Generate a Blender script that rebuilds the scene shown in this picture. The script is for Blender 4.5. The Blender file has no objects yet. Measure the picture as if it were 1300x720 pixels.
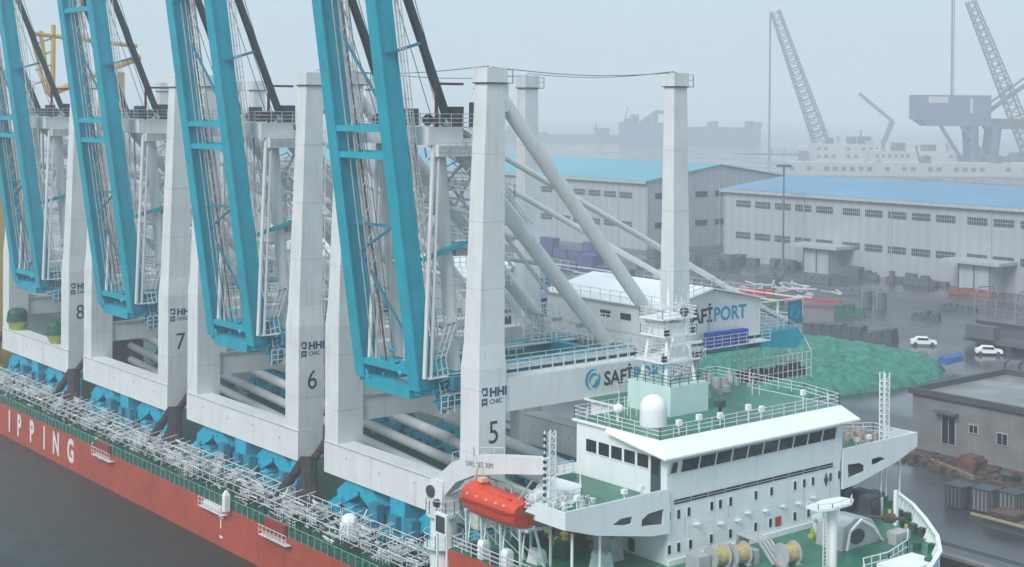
import bpy, bmesh, math, random
from mathutils import Vector, Matrix
from mathutils.geometry import tessellate_polygon
random.seed(11)
R = math.radians
sc = bpy.context.scene
col = sc.collection

# ------------------------------------------------------------------ camera
# world: X = across the ship towards port and the yard, Y = towards the stern, Z up, water at z=0 (metres)
yaw, pit, rol = R(39.044), R(0.4203), R(0.4288)
fw = Vector((math.sin(yaw)*math.cos(pit), math.cos(yaw)*math.cos(pit), -math.sin(pit)))
rt = Vector((math.cos(yaw), -math.sin(yaw), 0)); up = rt.cross(fw)
rt, up = rt*math.cos(rol)+up*math.sin(rol), up*math.cos(rol)-rt*math.sin(rol)
cd = bpy.data.cameras.new('camera'); cam = bpy.data.objects.new('camera', cd); col.objects.link(cam)
m = Matrix.Identity(4)
for i in range(3):
    m[i][0], m[i][1], m[i][2] = rt[i], up[i], -fw[i]
m[0][3], m[1][3], m[2][3] = 0, 0, 45
cam.matrix_world = m
cd.sensor_width = 36; cd.lens = 1823.45/1300*36
cd.shift_y = -210.65/1300
cd.clip_start = 1; cd.clip_end = 30000
sc.camera = cam

# ------------------------------------------------------------------ light
SUN_EL, SUN_AZ = 42, 254           # overcast glow from the sea side (azimuth clockwise from +Y)
w = bpy.data.worlds.new('World'); sc.world = w; w.use_nodes = True
nt = w.node_tree; nt.nodes.clear()
out = nt.nodes.new('ShaderNodeOutputWorld'); bg = nt.nodes.new('ShaderNodeBackground')
sky = nt.nodes.new('ShaderNodeTexSky'); sky.sky_type = 'NISHITA'; sky.sun_disc = False
sky.sun_elevation = R(SUN_EL); sky.sun_rotation = R(SUN_AZ)
sky.air_density = 1.0; sky.dust_density = 4.0; sky.ozone_density = 1.0
mix = nt.nodes.new('ShaderNodeMix'); mix.data_type = 'RGBA'; mix.inputs[0].default_value = 0.86
tc = nt.nodes.new('ShaderNodeTexCoord'); nz = nt.nodes.new('ShaderNodeTexNoise')
nz.inputs['Scale'].default_value = 2.2; nz.inputs['Detail'].default_value = 5
rp = nt.nodes.new('ShaderNodeValToRGB')
rp.color_ramp.elements[0].position = .3; rp.color_ramp.elements[0].color = (4.5, 5.75, 6.75, 1)
rp.color_ramp.elements[1].position = .7; rp.color_ramp.elements[1].color = (5.1, 6.35, 7.3, 1)
nt.links.new(tc.outputs['Generated'], nz.inputs['Vector']); nt.links.new(nz.outputs[0], rp.inputs[0])
nt.links.new(sky.outputs[0], mix.inputs[6]); nt.links.new(rp.outputs[0], mix.inputs[7])
sp = nt.nodes.new('ShaderNodeSeparateXYZ'); hr = nt.nodes.new('ShaderNodeMapRange')
hr.inputs[1].default_value = -.02; hr.inputs[2].default_value = .16; hr.inputs[3].default_value = .74; hr.inputs[4].default_value = 1.0
vm = nt.nodes.new('ShaderNodeVectorMath'); vm.operation = 'SCALE'
nt.links.new(tc.outputs['Generated'], sp.inputs[0]); nt.links.new(sp.outputs[2], hr.inputs[0])
nt.links.new(mix.outputs[2], vm.inputs[0]); nt.links.new(hr.outputs[0], vm.inputs['Scale']); nt.links.new(vm.outputs[0], bg.inputs[0]); bg.inputs[1].default_value = 0.082
nt.links.new(bg.outputs[0], out.inputs[0])
sd = bpy.data.lights.new('sun', 'SUN'); sd.energy = 1.5; sd.angle = R(25); sd.color = (1, .97, .93)
so = bpy.data.objects.new('sun', sd); col.objects.link(so)
sv = Vector((math.sin(R(SUN_AZ))*math.cos(R(SUN_EL)), math.cos(R(SUN_AZ))*math.cos(R(SUN_EL)), math.sin(R(SUN_EL))))
so.rotation_euler = sv.to_track_quat('Z', 'Y').to_euler(); so.location = (0, 0, 300)
sc.view_settings.view_transform = 'Standard'; sc.view_settings.look = 'None'
sc.view_settings.exposure = 0.88; sc.view_settings.gamma = 1
sc.cycles.volume_bounces = 2; sc.cycles.max_bounces = 6
sc.cycles.volume_step_rate = 4
HAZE = 0.00072

# ------------------------------------------------------------------ materials
def mat(name, c, rough=.55, var=.10, scale=.5, streak=.0, metal=0, bump=0, spec=.4, dirt=(.25, .22, .18), stripe=0):
    m = bpy.data.materials.new(name); m.use_nodes = True
    n = m.node_tree; b = n.nodes['Principled BSDF']
    b.inputs['Roughness'].default_value = rough; b.inputs['Metallic'].default_value = metal
    b.inputs['Specular IOR Level'].default_value = spec
    g = n.nodes.new('ShaderNodeNewGeometry')
    no = n.nodes.new('ShaderNodeTexNoise'); no.inputs['Scale'].default_value = scale; no.inputs['Detail'].default_value = 6
    n.links.new(g.outputs['Position'], no.inputs['Vector'])
    r = n.nodes.new('ShaderNodeValToRGB')
    r.color_ramp.elements[0].position = .3; r.color_ramp.elements[1].position = .7
    r.color_ramp.elements[0].color = tuple(x*(1-var) for x in c)+(1,)
    r.color_ramp.elements[1].color = tuple(min(1, x*(1+var*.6)) for x in c)+(1,)
    n.links.new(no.outputs[0], r.inputs[0])
    last = r.outputs[0]
    if streak:
        mp = n.nodes.new('ShaderNodeMapping'); mp.inputs['Scale'].default_value = (2.2, 2.2, .16)
        n2 = n.nodes.new('ShaderNodeTexNoise'); n2.inputs['Scale'].default_value = 1; n2.inputs['Detail'].default_value = 5
        n2.inputs['Roughness'].default_value = .65
        n.links.new(g.outputs['Position'], mp.inputs[0]); n.links.new(mp.outputs[0], n2.inputs['Vector'])
        mr = n.nodes.new('ShaderNodeMapRange'); mr.inputs[1].default_value = .52; mr.inputs[2].default_value = .80
        mr.inputs[4].default_value = streak
        n.links.new(n2.outputs[0], mr.inputs[0])
        mx = n.nodes.new('ShaderNodeMix'); mx.data_type = 'RGBA'
        n.links.new(mr.outputs[0], mx.inputs[0]); n.links.new(last, mx.inputs[6]); mx.inputs[7].default_value = dirt+(1,)
        last = mx.outputs[2]
    if stripe:      # profiled sheet: fine ribs running up the wall or roof
        wv = n.nodes.new('ShaderNodeTexWave'); wv.wave_type = 'BANDS'; wv.bands_direction = 'DIAGONAL'; wv.inputs['Scale'].default_value = stripe
        mp = n.nodes.new('ShaderNodeMapping'); mp.inputs['Scale'].default_value = (1, 1, 0)
        n.links.new(g.outputs['Position'], mp.inputs[0]); n.links.new(mp.outputs[0], wv.inputs['Vector'])
        mx = n.nodes.new('ShaderNodeMix'); mx.data_type = 'RGBA'; mx.blend_type = 'MULTIPLY'; mx.inputs[0].default_value = .09
        n.links.new(last, mx.inputs[6]); n.links.new(wv.outputs['Color'], mx.inputs[7]); last = mx.outputs[2]
    n.links.new(last, b.inputs['Base Color'])
    if bump:
        bp = n.nodes.new('ShaderNodeBump'); bp.inputs['Strength'].default_value = bump
        n.links.new(no.outputs[0], bp.inputs['Height']); n.links.new(bp.outputs[0], b.inputs['Normal'])
    return m
M = dict(
 cwhite=mat('crane_paint', (.68, .70, .70), .6, .08, .35, .32),
 cgrey=mat('grey_paint', (.40, .42, .43), .6, .15, .8, .4),
 swhite=mat('ship_paint', (.76, .81, .815), .45, .05, .3, .34, dirt=(.48, .44, .37)),
 roofw=mat('bright_white', (.82, .84, .85), .5, .05, .5),
 mint=mat('mint_paint', (.55, .72, .70), .5, .05, .6, .12),
 teal=mat('teal_paint', (.010, .345, .455), .5, .14, .45, .22, dirt=(.02, .20, .30)),
 teald=mat('dull_teal_paint', (.02, .20, .30), .5, .2, .8),
 tealb=mat('bogie_teal_paint', (.010, .37, .53), .5, .2, 1.5),
 rail=mat('rail_paint', (.72, .74, .74), .6, .2, 2),
 railg=mat('grey_tube', (.52, .53, .53), .6, .3, 1.2),
 railp=mat('rusty_tube', (.45, .36, .34), .7, .3, 1.2),
 dark=mat('dark_steel', (.045, .055, .07), .55, .3, 1),
 stay=mat('stay_paint', (.035, .045, .06), .6, .3, .6),
 rubber=mat('brown_lashing', (.04, .033, .034), .85, .4, 2, bump=.4),
 glass=mat('window_glass', (.012, .02, .024), .12, .2, .6, spec=.4),
 grille=mat('grille', (.05, .085, .09), .6, .2, 3),
 green=mat('deck_green', (.012, .165, .095), .32, .4, .45, .35, dirt=(.05, .10, .07)),
 greend=mat('dark_green', (.012, .10, .06), .5, .4, 1.5),
 red=mat('hull_red', (.42, .070, .036), .5, .2, .3, .75, dirt=(.20, .065, .05)),
 redb=mat('signal_red', (.45, .03, .04), .5, .15, 1),
 orange=mat('lifeboat_orange', (.66, .065, .022), .4, .12, 1.5, .2, dirt=(.4, .05, .03)),
 seam=mat('seam_paint', (.50, .52, .53), .6, .1, 1),
 yellow=mat('crane_yellow', (.58, .38, .12), .55, .12, .5, .25),
 yel=mat('bollard_yellow', (.45, .50, .10), .55, .2, 2),
 inkg=mat('grey_print', (.12, .12, .13), .6, .2, 2),
 rope=mat('coiled_rope', (.50, .38, .17), .9, .4, 6, bump=.5),
 navy=mat('navy_print', (.03, .045, .14), .5, .05, 1),
 ink=mat('black_print', (.03, .032, .04), .5, .05, 1),
 cyan=mat('cyan_print', (.02, .30, .48), .5, .05, 1),
 bluec=mat('blue_sign', (.02, .09, .42), .5, .15, 2),
 prw=mat('white_print', (.72, .70, .68), .6, .1, 2),
 wall=mat('warehouse_wall', (.37, .395, .44), .7, .10, .06, .45, stripe=.22),
 roofb=mat('blue_roof', (.12, .28, .43), .5, .12, .05, stripe=.12),
 rooft=mat('teal_roof', (.11, .36, .44), .5, .12, .05, stripe=.12),
 conc=mat('grey_render', (.20, .205, .21), .85, .2, .3, .5, dirt=(.11, .115, .12)),
 slab=mat('flat_roof', (.22, .22, .22), .4, .4, .25),
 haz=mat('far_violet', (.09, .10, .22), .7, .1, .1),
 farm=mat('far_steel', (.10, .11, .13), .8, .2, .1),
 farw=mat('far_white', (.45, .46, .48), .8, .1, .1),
 brown=mat('brown_debris', (.10, .065, .055), .9, .5, .8, bump=.4),
 tarp=mat('blue_tarp', (.03, .12, .38), .6, .2, 1),
)
# green debris netting over the heap
nm = mat('green_net', (.035, .215, .155), .85, .5, .9, 0, bump=1.0); M['net'] = nm
# wet quay asphalt: gloss varies with puddles
q = mat('wet_asphalt', (.055, .057, .066), .4, .35, .05, 0)
n = q.node_tree; b = n.nodes['Principled BSDF']; g = n.nodes.new('ShaderNodeNewGeometry')
for k, (s, a, z) in enumerate(((.045, .10, .5),)):
    mp = n.nodes.new('ShaderNodeMapping'); mp.inputs['Scale'].default_value = (1, .45, 1)
    no = n.nodes.new('ShaderNodeTexNoise'); no.inputs['Scale'].default_value = s; no.inputs['Detail'].default_value = 9
    n.links.new(g.outputs['Position'], mp.inputs[0]); n.links.new(mp.outputs[0], no.inputs['Vector'])
    mr = n.nodes.new('ShaderNodeMapRange'); mr.inputs[1].default_value = .42; mr.inputs[2].default_value = .60
    mr.inputs[3].default_value = .14; mr.inputs[4].default_value = .42
    n.links.new(no.outputs[0], mr.inputs[0]); n.links.new(mr.outputs[0], b.inputs['Roughness'])
no = n.nodes.new('ShaderNodeTexNoise'); no.inputs['Scale'].default_value = 1.5; no.inputs['Detail'].default_value = 6
bp = n.nodes.new('ShaderNodeBump'); bp.inputs['Strength'].default_value = .12; bp.inputs['Distance'].default_value = .1
n.links.new(g.outputs['Position'], no.inputs['Vector']); n.links.new(no.outputs[0], bp.inputs['Height'])
n.links.new(bp.outputs[0], b.inputs['Normal']); b.inputs['Specular IOR Level'].default_value = .6
M['quay'] = q
# harbour water
q = mat('harbour_water', (.008, .033, .031), .16, .2, .03, 0)
n = q.node_tree; b = n.nodes['Principled BSDF']; g = n.nodes.new('ShaderNodeNewGeometry')
b.inputs['IOR'].default_value = 1.33; b.inputs['Specular IOR Level'].default_value = .30
mp = n.nodes.new('ShaderNodeMapping'); mp.inputs['Scale'].default_value = (1, .45, 1); mp.inputs['Rotation'].default_value = (0, 0, R(25))
n1 = n.nodes.new('ShaderNodeTexNoise'); n1.inputs['Scale'].default_value = .32; n1.inputs['Detail'].default_value = 8; n1.inputs['Roughness'].default_value = .62
bp = n.nodes.new('ShaderNodeBump'); bp.inputs['Strength'].default_value = 1.0; bp.inputs['Distance'].default_value = .8
n.links.new(g.outputs['Position'], mp.inputs[0]); n.links.new(mp.outputs[0], n1.inputs['Vector'])
n.links.new(n1.outputs[0], bp.inputs['Height']); n.links.new(bp.outputs[0], b.inputs['Normal'])
M['water'] = q

# ------------------------------------------------------------------ helpers
def V(*a): return Vector(a[0] if len(a) == 1 else a)
class MB:
    def __init__(s): s.v = []; s.f = []; s.m = []
    def add(s, vs, fs):
        s.m.append((len(s.v), len(s.f))); k = len(s.v); s.v += [tuple(v) for v in vs]; s.f += [tuple(i+k for i in f) for f in fs]; return s
    def box(s, x0, x1, y0, y1, z0, z1):
        return s.add([(x, y, z) for x in (x0, x1) for y in (y0, y1) for z in (z0, z1)],
                     [(0, 1, 3, 2), (4, 6, 7, 5), (0, 4, 5, 1), (2, 3, 7, 6), (0, 2, 6, 4), (1, 5, 7, 3)])
    def frus(s, b, t):      # b, t: (x0,x1,y0,y1,z)
        P = [(b[0], b[2], b[4]), (b[1], b[2], b[4]), (b[1], b[3], b[4]), (b[0], b[3], b[4]),
             (t[0], t[2], t[4]), (t[1], t[2], t[4]), (t[1], t[3], t[4]), (t[0], t[3], t[4])]
        return s.add(P, [(3, 2, 1, 0), (4, 5, 6, 7), (0, 1, 5, 4), (1, 2, 6, 5), (2, 3, 7, 6), (3, 0, 4, 7)])
    def bar(s, p, q, w, h=None, n=4, w2=None):
        p, q = V(p), V(q); d = (q-p)
        if d.length < 1e-6: return s
        d.normalize(); a = Vector((0, 0, 1)) if abs(d.z) < .95 else Vector((0, 1, 0))
        u = d.cross(a).normalized(); v = u.cross(d).normalized(); h = h or w; k = (w2 or w)/w
        vs = []
        for c, kk in ((p, 1), (q, k)):
            for i in range(n):
                t = 2*math.pi*(i+.5)/n
                if n == 4: cx, cy = (.5 if math.cos(t) > 0 else -.5), (.5 if math.sin(t) > 0 else -.5)
                else: cx, cy = math.cos(t)*.5, math.sin(t)*.5
                vs.append(c+u*cx*w*kk+v*cy*h*kk)
        fs = [(i, (i+1) % n, n+(i+1) % n, n+i) for i in range(n)]+[tuple(range(n-1, -1, -1)), tuple(range(n, 2*n))]
        return s.add(vs, fs)
    def tube(s, p, q, r, n=12, r2=None): return s.bar(p, q, 2*r, 2*r, n, 2*(r2 if r2 is not None else r))
    def path(s, pts, w, n=4):
        for a, b_ in zip(pts, pts[1:]): s.bar(a, b_, w, w, n)
        return s
    def prism(s, poly, fn, a, b_, holes=()):   # poly 2D, fn(u,v,t)->xyz ; extruded from t=a to t=b
        loops = [list(poly)]+[list(h) for h in holes]
        tri = tessellate_polygon([[Vector((p[0], p[1], 0)) for p in L] for L in loops])
        flat = [p for L in loops for p in L]; N = len(flat)
        vs = [fn(p[0], p[1], a) for p in flat]+[fn(p[0], p[1], b_) for p in flat]
        fs = [tuple(t) for t in tri]+[tuple(i+N for i in reversed(t)) for t in tri]
        k = 0
        for L in loops:
            for i in range(len(L)):
                j = (i+1) % len(L); fs.append((k+i, k+j, N+k+j, N+k+i))
            k += len(L)
        return s.add(vs, fs)
    def ball(s, c, r, nu=12, nv=8, z0=-1, sc_=(1, 1, 1)):
        vs = []; 
        for j in range(nv+1):
            th = math.pi*j/nv
            for i in range(nu):
                ph = 2*math.pi*i/nu
                vs.append((c[0]+r*sc_[0]*math.sin(th)*math.cos(ph), c[1]+r*sc_[1]*math.sin(th)*math.sin(ph), c[2]+r*sc_[2]*math.cos(th)))
        fs = [(j*nu+i, (j+1)*nu+i, (j+1)*nu+(i+1) % nu, j*nu+(i+1) % nu) for j in range(nv) for i in range(nu)]
        return s.add(vs, fs)
    def rail(s, pts, h=1.1, gap=1.6, t=.05, mids=1):
        for a, b_ in zip(pts, pts[1:]):
            a, b_ = V(a), V(b_); L = (b_-a).length; k = max(1, round(L/gap))
            for i in range(k+1):
                p = a.lerp(b_, i/k); s.bar(p, p+V(0, 0, h), t)
            for j in range(mids+1):
                z = V(0, 0, h*(j+1)/(mids+1)); s.bar(a+z, b_+z, t)
        return s
    def each(s, name, m, parent=None, smooth=False):   # one object per piece
        M_ = s.m+[(len(s.v), len(s.f))]; r = []
        for (v0, f0), (v1, f1) in zip(M_, M_[1:]):
            q = MB(); q.v = s.v[v0:v1]; q.f = [tuple(i-v0 for i in f) for f in s.f[f0:f1]]
            r.append(q.build(name, m, parent, smooth))
        return r
    def build(s, name, m, parent=None, smooth=False, label=None):
        me = bpy.data.meshes.new(name)
        o = bpy.data.objects.new(name, me); col.objects.link(o)
        off = V(0, 0, 0)
        if parent is not None:
            r = parent
            while r.parent: r = r.parent
            off = r.location.copy(); o.parent = parent
        me.from_pydata([tuple(V(v)-off) for v in s.v], [], s.f)
        bm = bmesh.new(); bm.from_mesh(me); bmesh.ops.recalc_face_normals(bm, faces=bm.faces); bm.to_mesh(me); bm.free()
        me.materials.append(M[m] if isinstance(m, str) else m)
        if smooth:
            for p in me.polygons: p.use_smooth = True
            try: me.set_sharp_from_angle(angle=R(40))
            except Exception: pass
        if label: o['label'] = label
        return o
def tag(o, label, cat, group=None, kind=None):
    o['label'] = label; o['category'] = cat
    if group: o['group'] = group
    if kind: o['kind'] = kind
    return o
def root(name, loc, label, cat, group=None):
    o = bpy.data.objects.new(name, None); col.objects.link(o); o.location = loc; o.empty_display_size = .5
    return tag(o, label, cat, group)
def struct(o): o['kind'] = 'structure'; return o
def copy_tree(o, parent=None):
    c = o.copy(); col.objects.link(c); c.parent = parent
    for ch in [x for x in o.children]: copy_tree(ch, c)
    return c
def text_mb(s, org, right, upv, size, depth=.02, bold=.0, width=1.0, spacing=1.0, align='LEFT'):
    cu = bpy.data.curves.new('t', 'FONT'); cu.body = s; cu.size = size; cu.offset = bold; cu.align_x = align
    cu.space_character = spacing; cu.resolution_u = 3
    ob = bpy.data.objects.new('t', cu); col.objects.link(ob)
    bpy.context.view_layer.update()
    me = bpy.data.meshes.new_from_object(ob.evaluated_get(bpy.context.evaluated_depsgraph_get()))
    r, u = V(right).normalized(), V(upv).normalized(); nrm = r.cross(u); mb = MB()
    vs = [V(org)+r*v.co.x*width+u*v.co.y+nrm*depth for v in me.vertices]
    mb.add(vs, [tuple(p.vertices) for p in me.polygons])
    bpy.data.objects.remove(ob); bpy.data.curves.remove(cu); bpy.data.meshes.remove(me)
    return mb
def XY(u, v, t): return (u, v, t)     # plan polygon, extruded in z
def XZ(u, v, t): return (u, t, v)     # elevation facing -Y
def YZ(u, v, t): return (t, u, v)     # elevation facing -X
def swoosh(cx, cz, r, y):             # round wave emblem on a wall that faces -Y
    mb = MB()
    def ring(r0, r1, a0, a1, ox=0, oz=0, n=14, taper=True):
        P = []; Q = []
        for i in range(n+1):
            a = R(a0+(a1-a0)*i/n); k = math.sin(math.pi*i/n) if taper else 1
            rr = r0+(r1-r0)*k
            P.append((cx+ox+rr*math.cos(a), cz+oz+rr*math.sin(a))); Q.append((cx+ox+r0*math.cos(a), cz+oz+r0*math.sin(a)))
        vs = [(p[0], y, p[1]) for p in P]+[(p[0], y, p[1]) for p in Q]
        mb.add(vs, [(i, i+1, n+2+i, n+1+i) for i in range(n)])
    ring(r, r*.62, 60, 265); ring(r*.62, r*.28, 20, 230, r*.12, -.02*r); ring(r*.95, r*.55, -70, 40, r*.02)
    ring(r*.35, r*.75, -110, 30, -.05*r, -.2*r)
    return mb

# ================================================================== SETTING
BIG = 4200
wt = MB().add([(-BIG, -BIG, 0), (115.2, -BIG, 0), (115.2, BIG, 0), (-BIG, BIG, 0)], [(0, 1, 2, 3)]).build('water', 'water'); struct(wt)
QZ = 3.5
qy = MB().box(115.2, BIG, -BIG, BIG, -2, QZ).build('quay', 'quay'); struct(qy)
MB().box(115.2, 115.8, -300, 600, QZ+.004, QZ+.30).build('quay_kerb', 'conc')
struct(bpy.data.objects['quay_kerb'])
rl = MB()
for x in (118.6, 119.1): rl.box(x, x+.09, -200, 500, QZ+.004, QZ+.05)
o = rl.build('crane_rail', 'dark'); struct(o)

M['stanch'] = mat('stanchion_paint', (.22, .42, .36), .6, .3, 1)
# ================================================================== SHIP
sh = root('cargo_ship', (90.6, 130, 0), 'long red heavy-lift ship with white bridge and green decks carrying the four container cranes', 'ship')
XS, XP, XC = 69.15, 112.05, 90.6
# main hull
MB().prism([(XS, 93), (XS, 236), (XS+3, 240), (XP-3, 240), (XP, 236), (XP, 93)], XY, -1.5, 4.25).build('hull', 'red', sh)
tab = [(93, 21.45), (84, 21.45), (81, 20.1), (78.6, 18.4), (75.4, 16.2), (72, 13.2), (68.6, 9.9), (66, 6.5), (64.3, 2.8), (63.7, 0)]
def bowline(k=1.0, dy=0):
    st = [(XC-h*k, y+dy) for y, h in tab]; pt = [(XC+h*k, y+dy) for y, h in reversed(tab[:-1])]
    return st+pt
bow = MB(); low = bowline(.80, 5.0); hi = bowline()
n_ = len(hi)
low[0] = (XS+.01, 93); low[-1] = (XP-.01, 93)
bow.add([(x, y, -1.5) for x, y in low]+[(x, y, 9.25) for x, y in hi],
        [(i, i+1, n_+i+1, n_+i) for i in range(n_-1)]+[tuple(range(n_, 2*n_)), tuple(range(n_)), (0, n_-1, 2*n_-1, n_)])
bow.build('bow', 'red', sh)
MB().prism(bowline(.994), XY, 9.254, 9.30).build('forecastle_deck', 'green', sh)
MB().prism([(XS+.25, 93.1), (XS+.25, 235.9), (XP-.25, 235.9), (XP-.25, 93.1)], XY, 4.254, 4.80).build('main_deck', 'greend', sh)
# bulwark round the bow
bw = MB(); pts = [(x, y) for x, y in bowline(1.0) if y < 80.9]
for a, b_ in zip(pts, pts[1:]):
    n1 = V(a[0]-XC, a[1]-84, 0).normalized()*.12; n2 = V(b_[0]-XC, b_[1]-84, 0).normalized()*.12
    A, B = V(a[0], a[1], 9.3), V(b_[0], b_[1], 9.3)
    bw.add([A, B, B+V(0, 0, 1.05), A+V(0, 0, 1.05), A-n1, B-n2, B-n2+V(0, 0, 1.05), A-n1+V(0, 0, 1.05)],
           [(0, 1, 2, 3), (7, 6, 5, 4), (3, 2, 6, 7), (0, 4, 5, 1)])
bw.build('bulwark', 'mint', sh)
bc = MB(); bs = MB()
for a, b_ in zip(pts, pts[1:]): bc.bar((a[0], a[1], 10.38), (b_[0], b_[1], 10.38), .34, .16)
bc.build('bulwark_cap', 'roofw', sh)
for a, b_ in zip(pts, pts[1:]):
    A, B = V(a[0], a[1], 0), V(b_[0], b_[1], 0); k = max(1, round((B-A).length/.95))
    for i in range(k):
        p = A.lerp(B, i/k); q = p+(V(XC, 84, 0)-p).normalized()*.55
        bs.prism([(0, 0), (1, 0), (0, 1)], lambda u, v, t, p=p, q=q: (p.x+(q.x-p.x)*(.25+.75*u)+t, p.y+(q.y-p.y)*(.25+.75*u), 9.3+1.0*v), -.03, .03)
bs.each('bulwark_stay', 'roofw', sh)
# green side band with pale stanchions along the main deck edge
gb = MB(); gp = MB()
gb.box(XS, XS+.08, 93.2, 236, 4.25, 5.0)
y = 94
while y < 236: gp.box(XS-.05, XS-.002, y, y+.07, 4.15, 5.2+random.random()*.15); y += 1.15
gp.bar((XS, 93.2, 5.28), (XS, 236, 5.28), .05); 
gb.build('side_band', 'greend', sh); gp.build('side_stanchions', 'stanch', sh)
# hull lettering (last visible letters of the word on the shell)
for ch, y in zip('SHIPPING', (200.9, 196.9, 191.9, 188.3, 183.8, 179.5, 175.6, 170.9)):
    y2 = y
    text_mb(ch, (XS-.02, y2, 1.05), (0, -1, 0), (0, 0, 1), 3.85, .01, .15, .74, align='CENTER').build('hull_letter', 'prw', sh)
MB().box(XS-.03, XS-.01, 131.2, 132.4, 2.95, 3.2).box(XS-.03, XS-.01, 131.7, 131.95, 1.9, 2.95).build('draught_mark', 'prw', sh)
MB().box(XS-.03, XS-.01, 161.9, 162.6, 3.0, 3.2).build('draught_mark', 'prw', sh)
MB().box(XS-.03, XS-.01, 131.4, 132.1, .9, 1.15).build('draught_mark', 'prw', sh)
# rubbing seam and plate seams
sm = MB()
for y in range(100, 236, 12): sm.box(XS-.012, XS-.002, y, y+.05, .2, 4.1)
sm.box(XS-.015, XS-.002, 93.5, 236, 2.2, 2.25).build('plate_seams', mat('seam_red', (.30, .045, .03), .6), sh)

# --- superstructure
XL, XR, YF = 80.0, 101.3, 79.0
su = MB().box(XL, XR, YF, 92.5, 9.3, 14.42).build('superstructure', 'swhite', sh)
for row, z, xs in ((1, 13.17, (79.77, 80.81, 81.96, 84.57, 85.58, 86.8, 89.85, 91.8, 94.8, 96.0, 97.15, 99.5, 100.7)),
                   (2, 10.56, (79.8, 80.84, 82.17, 84.55, 86.8, 89.85, 91.7, 94.8, 96.6))):
    for x in xs:
        x += .35
        wn = MB().box(x-.23, x+.23, YF-.05, YF-.004, z-.40, z+.40).build('window', 'swhite', su)
        MB().prism([(x-.15, z-.30), (x-.10, z-.34), (x+.10, z-.34), (x+.15, z-.30), (x+.15, z+.30), (x+.10, z+.34), (x-.10, z+.34), (x-.15, z+.30)], XZ, YF-.075, YF-.052).build('pane', 'glass', su)
MB().box(92.7, 93.4, YF-.06, YF-.004, 10.1, 10.9).build('hatch', 'redb', su)
for y, z in ((84.6, 10.0), (83.0, 10.0), (88.6, 10.2)):
    MB().box(XL-.05, XL-.004, y-.35, y+.35, z-.5, z+.5).build('window', 'glass', su)
for x in (85.3, 90.6, 95.9): MB().box(x, x+.03, YF-.012, YF-.003, 9.8, 13.9).build('plate_seam', 'mint', su)
MB().box(XL, XR, YF-.012, YF-.003, 11.88, 11.91).build('plate_seam', 'mint', su)
for x, z, L_ in ((81.9, 12.9, 1.6), (86.9, 12.85, .9), (90.2, 10.2, .7), (96.35, 12.8, 1.3), (84.9, 10.3, .6), (99.8, 12.7, 1.5)):
    MB().box(x, x+.05, YF-.014, YF-.005, z-L_, z).build('rust_run', 'railp', su)
# coaming round the base
MB().box(XL-.1, XR, YF-.25, YF-.06, 9.3, 9.75).build('coaming', 'roofw', su)
# slot strip below the bridge windows
for i in range(10):
    x = 80.7+i*1.96
    MB().box(x, x+1.84, YF-.05, YF-.004, 13.98, 14.34).build('grating', 'glass', su)
    MB().box(x, x+1.80, YF-.10, YF-.054, 14.15, 14.17).build('grating', 'rail', su)
# emblem, lamps and boxes on the front
eb = MB()
eb.prism([(-.25, 0), (-.5, .3), (-.25, .45), (0, .9), (.25, .45), (.5, .3), (.25, 0), (0, -.4)], lambda u, v, t: (99.3-.0+u*.6, t, 12.8+v*.9), YF-.07, YF-.004).build('emblem', 'dark', su)
for x, z in ((83.2, 12.05), (86.0, 11.6), (89.2, 11.9), (91.4, 11.7), (93.6, 11.7), (95.6, 11.6), (88.0, 11.5), (97.5, 11.8)):
    MB().box(x-.3, x+.3, YF-.28, YF-.004, z-.04, z+.03).box(x-.06, x+.06, YF-.3, YF-.1, z-.16, z-.044).build('lamp_bracket', 'swhite', su)
# --- wheelhouse
wh = MB()
wh.frus((79.9, 101.5, 79.0, 89.6, 14.424), (79.9, 101.5, 79.0, 89.6, 16.35))
wh.frus((79.9, 101.5, 79.0, 89.6, 16.354), (79.9, 101.5, 78.75, 89.6, 17.75))
wh.box(79.9, 101.5, 79.3, 89.6, 17.754, 18.85)
WH = wh.build('wheelhouse', 'swhite', sh)
for i in range(10):
    x = 81.45+i*1.90; a = .05
    f0 = MB().add([(x, 78.965, 16.45), (x+1.78, 78.965, 16.45), (x+1.78, 78.78, 17.42), (x, 78.78, 17.42),
                   (x, 78.90, 16.45), (x+1.78, 78.90, 16.45), (x+1.78, 78.71, 17.42), (x, 78.71, 17.42)],
                  [(0, 1, 2, 3), (4, 7, 6, 5), (0, 4, 5, 1), (1, 5, 6, 2), (2, 6, 7, 3), (3, 7, 4, 0)])
    fr = f0.build('bridge_window', 'glass', WH)
    MB().bar((x+1.84, 78.9, 16.40), (x+1.84, 78.68, 17.5), .10, .10).build('mullion', 'roofw', WH)
MB().add([(80.2, 78.9, 16.5), (80.85, 78.9, 16.5), (80.85, 78.70, 17.35), (80.35, 78.70, 17.35)], [(0, 1, 2, 3)]).build('bridge_window', 'glass', WH)
for i in range(5):
    y = 88.35-i*1.52
    MB().box(79.83, 79.896, y-1.18, y, 16.55, 17.55).build('side_window', 'glass', WH)
    MB().box(79.80, 79.826, y-1.22, y+.04, 16.48, 16.545).build('window_sill', 'roofw', WH)
MB().box(79.82, 79.896, 79.7, 80.75, 14.7, 17.6).build('door', 'grille', WH)
MB().box(79.79, 79.816, 79.85, 80.6, 16.2, 17.4).build('door_pane', 'glass', WH)
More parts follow.
